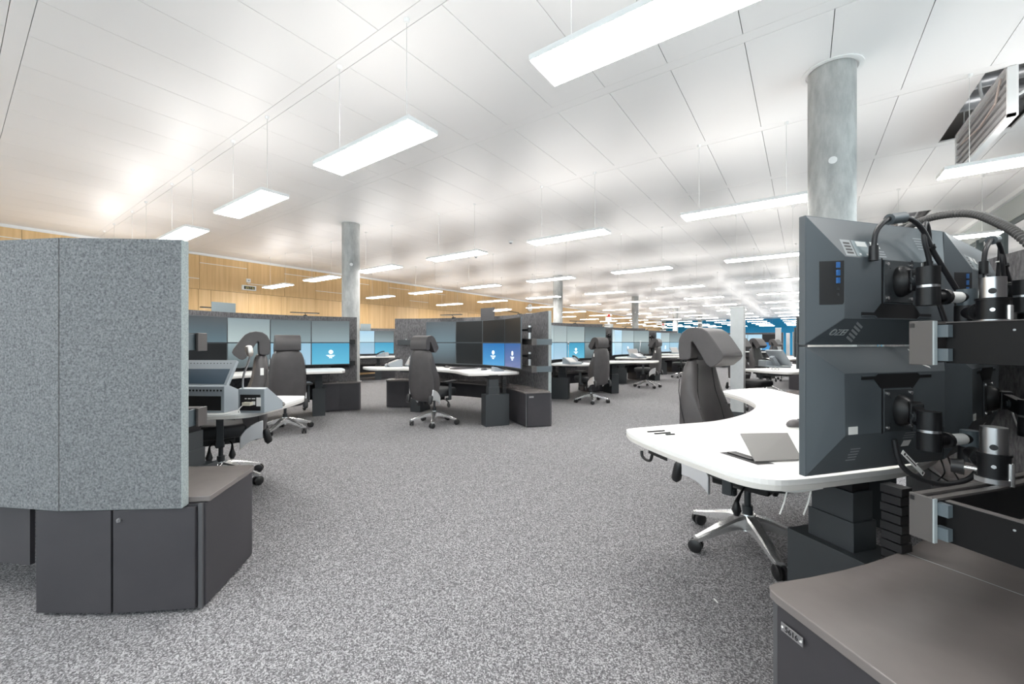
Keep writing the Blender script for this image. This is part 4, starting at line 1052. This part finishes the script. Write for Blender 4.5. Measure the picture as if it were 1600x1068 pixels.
def near_arm(lab, ctr, nv, jA, jB, pole, z_pole0, z_pole1, zj, sticker=True, pole_r=0.023):
    """jointed arm: mounting plate centre ctr (3D), plate normal nv, joints jA, jB (xy), pole (xy)"""
    t = thing('monitor_holder', (pole[0], pole[1], z_pole0), lab, 'monitor arm', 'jointed monitor arms')
    xa = V(-nv.y, nv.x, 0)
    A3 = V(jA[0], jA[1], ctr.z-0.016); B3 = V(jB[0], jB[1], zj); P3 = V(pole[0], pole[1], zj)
    # pivot dome
    dome = []
    for u, r in ((0.0,0.046),(0.008,0.046),(0.020,0.040),(0.032,0.030),(0.040,0.018)):
        dome.append([ctr+nv*u+xa*(r*0.62*math.cos(2*PI*i/20))+UZ*(r*math.sin(2*PI*i/20)) for i in range(20)])
    part(t, 'pivot_dome', MB().loft(dome), M_blackm, world=True, smooth=60)
    h0 = ctr+nv*0.036; dirh = (A3-h0).normalized(); side = V(-dirh.y, dirh.x, 0)
    hd = part(t, 'tilt_block', MB().obox(h0+dirh*0.012, (0.030,0.030,0.062), ax=(dirh,side,UZ)), M_blackm, world=True, bevel=0.003)
    Lh = (A3-h0).length
    part(t, 'tilt_link', MB().obox(h0+dirh*(Lh/2), (Lh,0.022,0.046), ax=(dirh,side,UZ)), M_blackm, world=True, bevel=0.002)
    sc = h0+dirh*(Lh*0.42)
    fs = side if side.y < 0 else -side
    part(t, 'tilt_screw', MB().cyl(sc+fs*0.010, sc+fs*0.014, 0.014, n=18).cyl(sc+fs*0.013, sc+fs*0.018, 0.009, n=6), M_steel_dark, parent=hd, world=True, smooth=40)
    part(t, 'knuckle', MB().cyl(A3+UZ*-0.012, A3+UZ*0.036, 0.024, n=24).cyl(A3-UZ*0.066, A3-UZ*0.019, 0.024, n=24), M_blackm, world=True, smooth=40)
    part(t, 'knuckle_ring', MB().cyl(A3-UZ*0.0195, A3-UZ*0.0115, 0.0225, n=24), M_alu_s, world=True, smooth=40)
    tA = A3-UZ*0.043; tB = V(B3.x, B3.y, tA.z)
    d = (tB-tA).normalized(); Lt = (tB-tA).length
    part(t, 'link_tube', MB().tube([tA+d*0.02, tB], 0.0145, 16), M_blackm, world=True, smooth=40)
    part(t, 'strap', MB().tube([tA+d*(Lt*0.36), tA+d*(Lt*0.36+0.012)], 0.0205, 18), M_black, world=True, smooth=40)
    if sticker:
        part(t, 'white_sticker', MB().tube([tA+d*(Lt*0.50), tA+d*(Lt*0.82)], 0.0150, 16), M_label, world=True, smooth=40)
    part(t, 'elbow', MB().cyl(tB-UZ*0.022, tB+UZ*0.022, 0.0185, n=20), M_blue_steel, world=True, smooth=40)
    part(t, 'elbow_lower', MB().cyl(V(tB.x,tB.y,zj-0.026), V(tB.x,tB.y,tB.z-0.022), 0.0225, n=20), M_blackm, world=True, smooth=40)
    d2 = (P3-V(tB.x,tB.y,zj)).normalized(); q0 = V(tB.x,tB.y,zj); L2 = (P3-q0).length
    part(t, 'pole_link', MB().tube([q0, P3], 0.0165, 16), M_blackm, world=True, smooth=40)
    part(t, 'strap', MB().tube([q0+d2*(L2*0.48), q0+d2*(L2*0.48+0.012)], 0.0225, 18), M_black, world=True, smooth=40)
    part(t, 'pole_collar', MB().cyl(P3-UZ*0.030, P3+UZ*0.026, 0.0275, n=28).cyl(P3+UZ*0.024, P3+UZ*0.029, 0.030, n=28), M_blackm, world=True, smooth=40)
    pl = part(t, 'pole', MB().cyl(V(pole[0],pole[1],z_pole0), V(pole[0],pole[1],z_pole1), pole_r, n=28), M_alu_s, world=True, smooth=40)
    vd = V(-pole[0], -pole[1], 0).normalized()
    hp = V(pole[0], pole[1], P3.z+0.045)+vd*(pole_r-0.001)
    part(t, 'pole_hole', MB().cyl(hp-vd*0.002, hp+vd*0.0015, 0.007, n=14), M_mon_dk, parent=pl, world=True)
    hp = P3+vd*0.027
    part(t, 'grub_screw', MB().cyl(hp, hp+vd*0.002, 0.0045, n=10), M_alu, world=True)
    sd = V(vd.y*-1, vd.x, 0)
    cl = V(pole[0], pole[1], 0)+sd*0.026+vd*0.012
    part(t, 'clamp_pin', MB().cyl(V(cl.x,cl.y,z_pole0-0.004), V(cl.x,cl.y,P3.z+0.010), 0.0062, n=14), M_alu, world=True, smooth=40)
    part(t, 'clamp_base', MB().cyl(V(pole[0],pole[1],z_pole0-0.002), V(pole[0],pole[1],z_pole0+0.010), 0.032, n=24), M_alu_s, world=True, smooth=40)
    if z_pole0 < 1:
        kn = V(pole[0],pole[1],z_pole0+0.022)
        part(t, 'clamp_screw', MB().cyl(kn-sd*0.02, kn-sd*0.05, 0.005, n=10), M_alu, world=True, smooth=40)
        part(t, 'clamp_knob', MB().cyl(kn-sd*0.048, kn-sd*0.070, 0.020, 0.017, n=16), M_black, world=True, smooth=40)
        part(t, 'clamp_sleeve', MB().cyl(V(pole[0],pole[1],z_pole0), V(pole[0],pole[1],P3.z-0.03), 0.0255, n=24), M_alu_s, world=True, smooth=40)
def plate_ctr(col, z):
    p = RS.w(0,0); 
    for i in range(col):
        ax = RS.axes(16.0*i); p = p+Vector((ax[0].x,ax[0].y))*0.605
    ax = RS.axes(16.0*col); c = p+Vector((ax[0].x,ax[0].y))*0.3025
    return V(c.x, c.y, z)+ax[1]*0.073, ax[1]
c, n_ = plate_ctr(0, 1.3785)
near_arm('upper jointed arm holding the nearest monitor, silver pole', c, n_, (0.268,1.515), (0.355,1.60), (0.372,1.478), 1.244, 1.356, 1.277)
c, n_ = plate_ctr(0, 0.9985)
near_arm('lower jointed arm holding the nearest lower monitor', c, n_, (0.268,1.505), (0.365,1.615), (0.372,1.470), 0.866, 0.996, 0.905)
c, n_ = plate_ctr(1, 1.3785)
near_arm('upper arm holding the second near monitor from the viewer', c, n_, (0.575,2.02), (0.62,2.15), (0.60,1.86), 1.244, 1.345, 1.277, sticker=False)
c, n_ = plate_ctr(1, 0.9985)
near_arm('lower arm holding the second near lower monitor', c, n_, (0.575,1.98), (0.62,2.15), (0.60,1.84), 0.866, 0.985, 0.905, sticker=False)

def cable(name, pts, r, lab, cat, m=M_cable, extra=None, n=8):
    P = [Vector(p) for p in pts]; t = thing(name, P[0], lab, cat)
    part(t, 'sheath', MB().tube(spline(P, 6), r, n), m, world=True, smooth=60)
    if extra:
        for nm, p0, p1, rr, mm in extra: part(t, nm, MB().cyl(p0, p1, rr, n=14), mm, world=True, smooth=40)
    return t
def on_back(col, x, z, d, zc=1.3785):
    """point behind a monitor: x to the right seen from behind, d metres off the front face"""
    p = RS.w(0,0)
    for i in range(col):
        ax = RS.axes(16.0*i); p = p+Vector((ax[0].x,ax[0].y))*0.605
    ax = RS.axes(16.0*col); c = p+Vector((ax[0].x,ax[0].y))*(0.3025+x)
    return V(c.x, c.y, zc+z)+ax[1]*d
for col in (0, 1):
    P = lambda x, z, d: on_back(col, x, z, d)
    nm = 'nearest' if col == 0 else 'second'
    cable('signal_cable', [P(-.115,.085,.078), P(-.112,.135,.082), P(-.085,.168,.088), P(-.045,.182,.090), P(0.02,.180,.092), P(.065,.150,.095), P(.10,.09,.100), P(.15,.02,.108), P(.18,-.02,.112)], 0.0068,
          f'thick black cable arching over the back of the {nm} upper monitor', 'cable',
          extra=[('plug', P(-.115,.055,.078), P(-.115,.098,.078), 0.0115, M_black), ('ferrite', P(-.070,.174,.089), P(-.015,.184,.091), 0.0155, M_mon), ('cable_tie', P(.088,.105,.0985), P(.094,.098,.099), 0.0115, M_black)])
    cable('power_cable', [P(.118,.03,.078), P(.118,.085,.080), P(.112,.140,.084), P(.092,.176,.088), P(.074,.16,.092), P(.070,.12,.095), P(.085,.07,.097), P(.11,-.03,.10), P(.14,-.13,.11)], 0.0062,
          f'looped black power cable beside the arm of the {nm} upper monitor', 'cable',
          extra=[('plug', P(.118,.02,.076), P(.118,.065,.079), 0.0105, M_black), ('white_tie', P(.111,.118,.082), P(.111,.122,.082), 0.0085, M_label)])
Q = lambda x, z, d: on_back(0, x, z, d, 0.9985)
cable('power_cable', [Q(.0,-.09,.06), Q(.01,-.16,.07), Q(.05,-.20,.09), Q(.11,-.215,.12), Q(.17,-.19,.15), Q(.20,-.12,.16), Q(.205,-.06,.15)], 0.007, 'thick black cable looping below the nearest lower monitor', 'cable')
cable('signal_cable', [V(0.383,2.059,0.924), V(0.456,2.296,0.769), V(0.555,2.675,0.614), V(0.614,2.865,0.524), V(0.604,2.870,0.505), V(0.512,2.705,0.575), V(0.407,2.445,0.682), V(0.353,2.222,0.751)], 0.0032, 'thin black cable hanging in a loop onto the low worktop', 'cable')
cable('signal_cable', [V(0.370,2.050,0.867), V(0.433,2.280,0.757), V(0.508,2.580,0.630), V(0.510,2.643,0.585), V(0.482,2.647,0.540)], 0.0030, 'thin black cable curling down to the inner worktop edge', 'cable')
t = thing('hang_tag', Q(.005,-.122,.078), 'white strap tag hanging from the nearest lower monitor', 'tag')
a, b = Q(.000,-.122,.080), Q(.085,-.195,.085); dv = (b-a).normalized(); up_ = nb.cross(dv).normalized()
part(t, 'strip', MB().obox((a+b)/2, ((b-a).length,0.0025,0.013), ax=(dv,nb,up_)), M_label, world=True, bevel=0.001)
part(t, 'print', MB().obox(a.lerp(b,0.40)+nb*0.0014, (0.05,0.0004,0.003), ax=(dv,nb,up_)).obox(a.lerp(b,0.1)+nb*0.0014, (0.006,0.0004,0.007), ax=(dv,nb,up_)).obox(a.lerp(b,0.93)+nb*0.0014, (0.006,0.0004,0.007), ax=(dv,nb,up_)), M_black, world=True)
t2 = thing('hang_tag', on_back(1,.02,-.10,.10,0.9985), 'small white strap tag behind the second lower monitor', 'tag')
a, b = on_back(1,.03,-.03,.12,0.9985), on_back(1,.075,-.10,.13,0.9985); dv = (b-a).normalized(); n1 = RS.axes(16)[1]; up_ = n1.cross(dv).normalized()
part(t2, 'strip', MB().obox((a+b)/2, ((b-a).length,0.0025,0.013), ax=(dv,n1,up_)), M_label, world=True, bevel=0.001)
# corrugated hose arching over the monitors
hp = spline([V(0.284,1.952,1.576),V(0.298,1.912,1.596),V(0.344,1.846,1.601),V(0.399,1.763,1.579),V(0.436,1.691,1.528),V(0.463,1.624,1.465),V(0.502,1.554,1.344),V(0.512,1.499,1.191)], 22)
t = thing('corrugated_hose', hp[-1], 'grey corrugated hose arching over the near right monitors', 'hose')
hr = [0.0088+0.0030*(1 if i % 2 else 0) for i in range(len(hp))]
part(t, 'hose', MB().tube(hp, hr, 14), M_hose, world=True, smooth=25)
part(t, 'sleeve', MB().cyl(hp[-1]+UZ*0.05, hp[-1]-UZ*0.03, 0.018, n=16), M_black, world=True, smooth=40)
part(t, 'end_fitting', MB().cyl(hp[0]+UZ*0.03, hp[0]-UZ*0.03, 0.016, n=16), M_black, world=True, smooth=40)

# desk flap and under-desk bits at R
t = thing('desk_flap', (-0.12, 1.97, 0.755), 'grey cable flap standing half open in the near white desk', 'flap')
part(t, 'opening', MB().prism([(-0.275,1.815),(-0.135,1.715),(-0.085,1.765),(-0.225,1.875)], 0.7535, 0.7556), M_mon_dk, world=True)
a, b, c_, d_ = V(-0.145,1.735,0.757), V(-0.005,1.87,0.757), V(-0.055,2.06,0.815), V(-0.215,1.93,0.815)
nn = (b-a).cross(d_-a).normalized()*0.006
part(t, 'lid', MB().add([a,b,c_,d_,a+nn,b+nn,c_+nn,d_+nn], [(0,3,2,1),(4,5,6,7),(0,1,5,4),(1,2,6,5),(2,3,7,6),(3,0,4,7)]), mat('flap_grey', (0.20,0.19,0.185), 0.45), world=True, bevel=0.001)
part(t, 'lid_brush', MB().obox((-0.20,1.80,0.757), (0.11,0.012,0.006), rz=R(-36)), M_black, world=True)
mouse(-0.035, 2.62, 60, 'mouse at the far edge of the near desk beside the monitor')
t = thing('headset_hook', (-0.55, 1.86, 0.72), 'black hook screwed under the near desk tip', 'hook')
ax = RS.axes(0)
part(t, 'plate', MB().obox((-0.53,1.855,0.712), (0.005,0.13,0.05), ax=ax), M_black, world=True)
part(t, 'hook', MB().tube(spline([(-0.565,1.90,0.70),(-0.575,1.905,0.655),(-0.60,1.925,0.645),(-0.625,1.94,0.655),(-0.63,1.945,0.68)],5), 0.007, 8), M_black, world=True, smooth=60)
t = thing('cable_tie_bundle', (-0.02, 1.66, 0.72), 'white cable ties dangling under the near desk edge', 'cable ties')
part(t, 'bundle', MB().tube(spline([(-0.10,1.62,0.715),(-0.03,1.66,0.700),(0.05,1.72,0.712)],5), 0.007, 8), M_label, world=True, smooth=60)
for (x, y) in ((-0.045,1.65),(0.02,1.69)):
    part(t, 'tie_tail', MB().tube([(x,y,0.70),(x-0.008,y-0.006,0.66),(x-0.02,y-0.012,0.62)], 0.0024, 5), M_label, world=True)
t = thing('worktop_grommet', tuple(RS.pol(7.0,2.80))+(0.501,), 'dark cable outlet bracket set in the near low worktop', 'cable outlet')
g = RS.pol(7.0,2.80); ax = RS.axes(7)
part(t, 'frame', MB().obox((g.x,g.y,0.5022), (0.12,0.003,0.002), ax=ax).obox((g.x-ax[0].x*0.06+ax[1].x*0.012,g.y-ax[0].y*0.06+ax[1].y*0.012,0.5022), (0.003,0.025,0.002), ax=ax), M_black, world=True)

# ------------------------------------------------------------------ left console unit and microphone on L
ua = R(33); U = V(math.cos(ua), math.sin(ua), 0); Nf = V(math.sin(ua), -math.cos(ua), 0)   # Nf toward the viewer
t = thing('radio_console', (-3.2, 0.95, 0.755), 'large grey radio console with dotted back beside the felt screen', 'console')
b0 = V(-2.955, 1.02, 0.755)
def uv(a, d, z): return b0-U*a-Nf*d+UZ*z
W_ = 0.62
hb = MB()
prof = [(0,0.0),(0,0.165),(0.03,0.175),(0.30,0.06),(0.30,0.0)]
vs = [uv(0,d,z) for d, z in prof]+[uv(W_,d,z) for d, z in prof]; k = len(prof)
part(t, 'body', MB().add(vs, [tuple(range(k)), tuple(range(2*k-1,k-1,-1))]+[((i+1)%k,i,k+i,k+(i+1)%k) for i in range(k)]), M_grey, world=True, bevel=0.003)
part(t, 'port_bay', MB().obox(uv(W_/2,-0.001,0.06), (W_-0.04,0.004,0.09), ax=(U,Nf,UZ)), M_mon_dk, world=True)
dots = MB()
for i in range(26):
    p = uv(0.02+i*0.0225,0,0.140); dots.cyl(p, p+Nf*0.002, 0.0065, n=8)
part(t, 'vent_hole_row', dots, M_mon_dk, world=True, kind='stuff')
tilt = (-Nf*0.50+UZ*0.866)
pc = uv(W_/2-0.03,0.03,0.165)
dp = part(t, 'display_back', MB().obox(pc+tilt*0.085, (W_-0.06,0.024,0.19), ax=(U,(Nf*0.866+UZ*0.5),tilt)), M_grey, world=True, bevel=0.003)
part(t, 'blue_field', MB().obox(pc+tilt*0.062+(Nf*0.866+UZ*0.5)*0.0125, (W_-0.10,0.002,0.105), ax=(U,(Nf*0.866+UZ*0.5),tilt)), M_disp, parent=dp, world=True)
dots = MB()
for i in range(24):
    p = pc+U*(W_/2-0.06-i*0.0225)+tilt*0.155+(Nf*0.866+UZ*0.5)*0.012; dots.cyl(p, p+(Nf*0.866+UZ*0.5)*0.002, 0.0032, n=6)
part(t, 'vent_hole_row', dots, M_mon_dk, world=True, kind='stuff')
part(t, 'white_plug', MB().obox(uv(0.40,-0.012,0.055), (0.05,0.02,0.025), ax=(U,Nf,UZ)).obox(uv(0.34,-0.010,0.045), (0.035,0.02,0.02), ax=(U,Nf,UZ)), M_label, world=True)
t = thing('intercom_box', (-2.8, 1.1, 0.755), 'small grey intercom box with black port panel, microphone on top', 'console')
b0 = V(-2.745, 1.165, 0.755); W_ = 0.17
prof = [(0,0.0),(0,0.150),(0.03,0.158),(0.19,0.05),(0.19,0.0)]
vs = [uv(0,d,z) for d, z in prof]+[uv(W_,d,z) for d, z in prof]
part(t, 'body', MB().add(vs, [tuple(range(k)), tuple(range(2*k-1,k-1,-1))]+[((i+1)%k,i,k+i,k+(i+1)%k) for i in range(k)]), M_grey, world=True, bevel=0.003)
pp = part(t, 'port_panel', MB().obox(uv(W_/2+0.005,-0.001,0.065), (W_-0.04,0.004,0.10), ax=(U,Nf,UZ)), M_mon_dk, world=True)
for a, z, sx, sz in ((0.035,0.07,0.028,0.055),(0.068,0.062,0.022,0.022),(0.068,0.09,0.022,0.006),(0.095,0.09,0.018,0.006),(0.118,0.09,0.012,0.006)):
    part(t, 'socket', MB().obox(uv(a,-0.003,z), (sx,0.003,sz), ax=(U,Nf,UZ)), M_label, parent=pp, world=True)
part(t, 'plug', MB().obox(uv(0.095,-0.02,0.06), (0.05,0.03,0.02), ax=(U,Nf,UZ)), mat('plug_cream',(0.62,0.58,0.48),0.5), world=True)
part(t, 'plug_cord', MB().tube(spline([uv(0.12,-0.02,0.055),uv(0.135,-0.04,0.03),uv(0.13,-0.045,0.004),uv(0.18,-0.08,0.003),uv(0.30,-0.10,0.003)],5),0.003,6), M_label, world=True)
t = thing('gooseneck_microphone', uv(0.125,0.05,0.15), 'silver gooseneck microphone standing on the small grey intercom box', 'microphone', 'gooseneck microphones')
g0 = uv(0.148,0.012,0.152)
gp = spline([g0, g0+UZ*0.05, g0+UZ*0.10+U*0.010, g0+UZ*0.150+U*0.030, g0+UZ*0.190+U*0.044, g0+UZ*0.205+U*0.046], 5)
part(t, 'gooseneck', MB().tube(gp, 0.0065, 10), M_alu_s, world=True, smooth=60)
e_ = gp[-1]
part(t, 'capsule', MB().tube([e_-UZ*0.004, e_+UZ*0.004, e_+UZ*0.022-U*0.003, e_+UZ*0.042-U*0.006, e_+UZ*0.060-U*0.010, e_+UZ*0.064-U*0.011],[0.010,0.018,0.0215,0.021,0.019,0.010],16), mat('mic_silver',(0.62,0.58,0.54),0.3,metal=0.9), world=True, smooth=50)
t = thing('handset_cord_loop', (-3.1, 1.45, 0.757), 'grey curled cord lying at the edge of the left console desk', 'cord')
part(t, 'cord', MB().tube(spline([(-2.84,1.26,0.765),(-2.92,1.36,0.765),(-3.03,1.40,0.767),(-3.07,1.33,0.768)],6), 0.009, 8), M_hose, world=True, smooth=60)

# ------------------------------------------------------------------ wall fittings
t = thing('wall_display_clock', (XL, 4.75, 2.65), 'white boxed digital clock on the wood wall at left', 'clock')
part(t, 'case', MB().box(0.0,-0.17,-0.065,0.06,0.17,0.065), M_paint, world=False, bevel=0.006)
w_ = part(t, 'display', MB().box(0.06,-0.13,-0.04,0.062,0.13,0.04), M_black)
dg = MB(); seg7 = {'1':'bc','2':'abged','5':'afgcd','7':'abc','6':'afgedc'}
for i, ch in enumerate('125716'):
    y0 = -0.108+i*0.038; w7, h7 = 0.024, 0.05
    for sg in seg7[ch]:
        bx = {'a':(0,h7/2,w7,h7/2),'g':(0,0,w7,0),'d':(0,-h7/2,w7,-h7/2),'f':(0,0,0,h7/2),'b':(w7,0,w7,h7/2),'e':(0,-h7/2,0,0),'c':(w7,-h7/2,w7,0)}[sg]
        dg.box(0.062, y0+min(bx[0],bx[2])-0.003, min(bx[1],bx[3])-0.003, 0.0632, y0+max(bx[0],bx[2])+0.003, max(bx[1],bx[3])+0.003)
part(t, 'digits', dg, M_digit, parent=w_)
t = thing('wall_sensor', (XL, 4.74, 2.845), 'small white box sensor above the digital wall clock', 'sensor')
part(t, 'case', MB().box(0,-0.05,-0.05,0.05,0.05,0.05), M_paint, bevel=0.008)
part(t, 'lens', MB().cyl((0.05,0,0),(0.056,0,0),0.02,n=14), M_label_g, smooth=40)
t = thing('wall_clock', (XL, 18.5, 3.06), 'round white clock on the far wood wall', 'clock')
part(t, 'case', MB().cyl((0,0,0),(0.09,0,0),0.20,n=32), M_paint, smooth=40)
part(t, 'dial', MB().cyl((0.09,0,0),(0.092,0,0),0.185,n=32), M_clockface)
part(t, 'hand', MB().box(0.092,-0.008,-0.02,0.095,0.008,0.13).box(0.092,-0.1,-0.008,0.095,0.0,0.008), M_black)
for i, (x, y) in enumerate(((-5.2,7.2),(-3.86,7.6),(-6.8,7.9))):
    t = thing('smoke_detector', (x, y, 3.4), ('smoke detector on the ceiling over the middle workstation','smoke detector on the ceiling over the first aisle chair','smoke detector on the ceiling toward the wood wall')[i], 'detector', 'ceiling smoke detectors')
    part(t, 'body', MB().cyl((0,0,-0.035),(0,0,0),0.045,0.055,n=18), M_paint, smooth=40)
    part(t, 'sensor_ring', MB().cyl((0,0,-0.055),(0,0,-0.035),0.025,0.03,n=14), M_label_g, smooth=40)
t = thing('paper_scrap', (-0.33, 2.08, 0.001), 'tiny white scrap lying on the carpet by the near chair base', 'scrap')
part(t, 'scrap', MB().obox((0,0,0.002), (0.03,0.006,0.002), rz=R(130)), M_label)
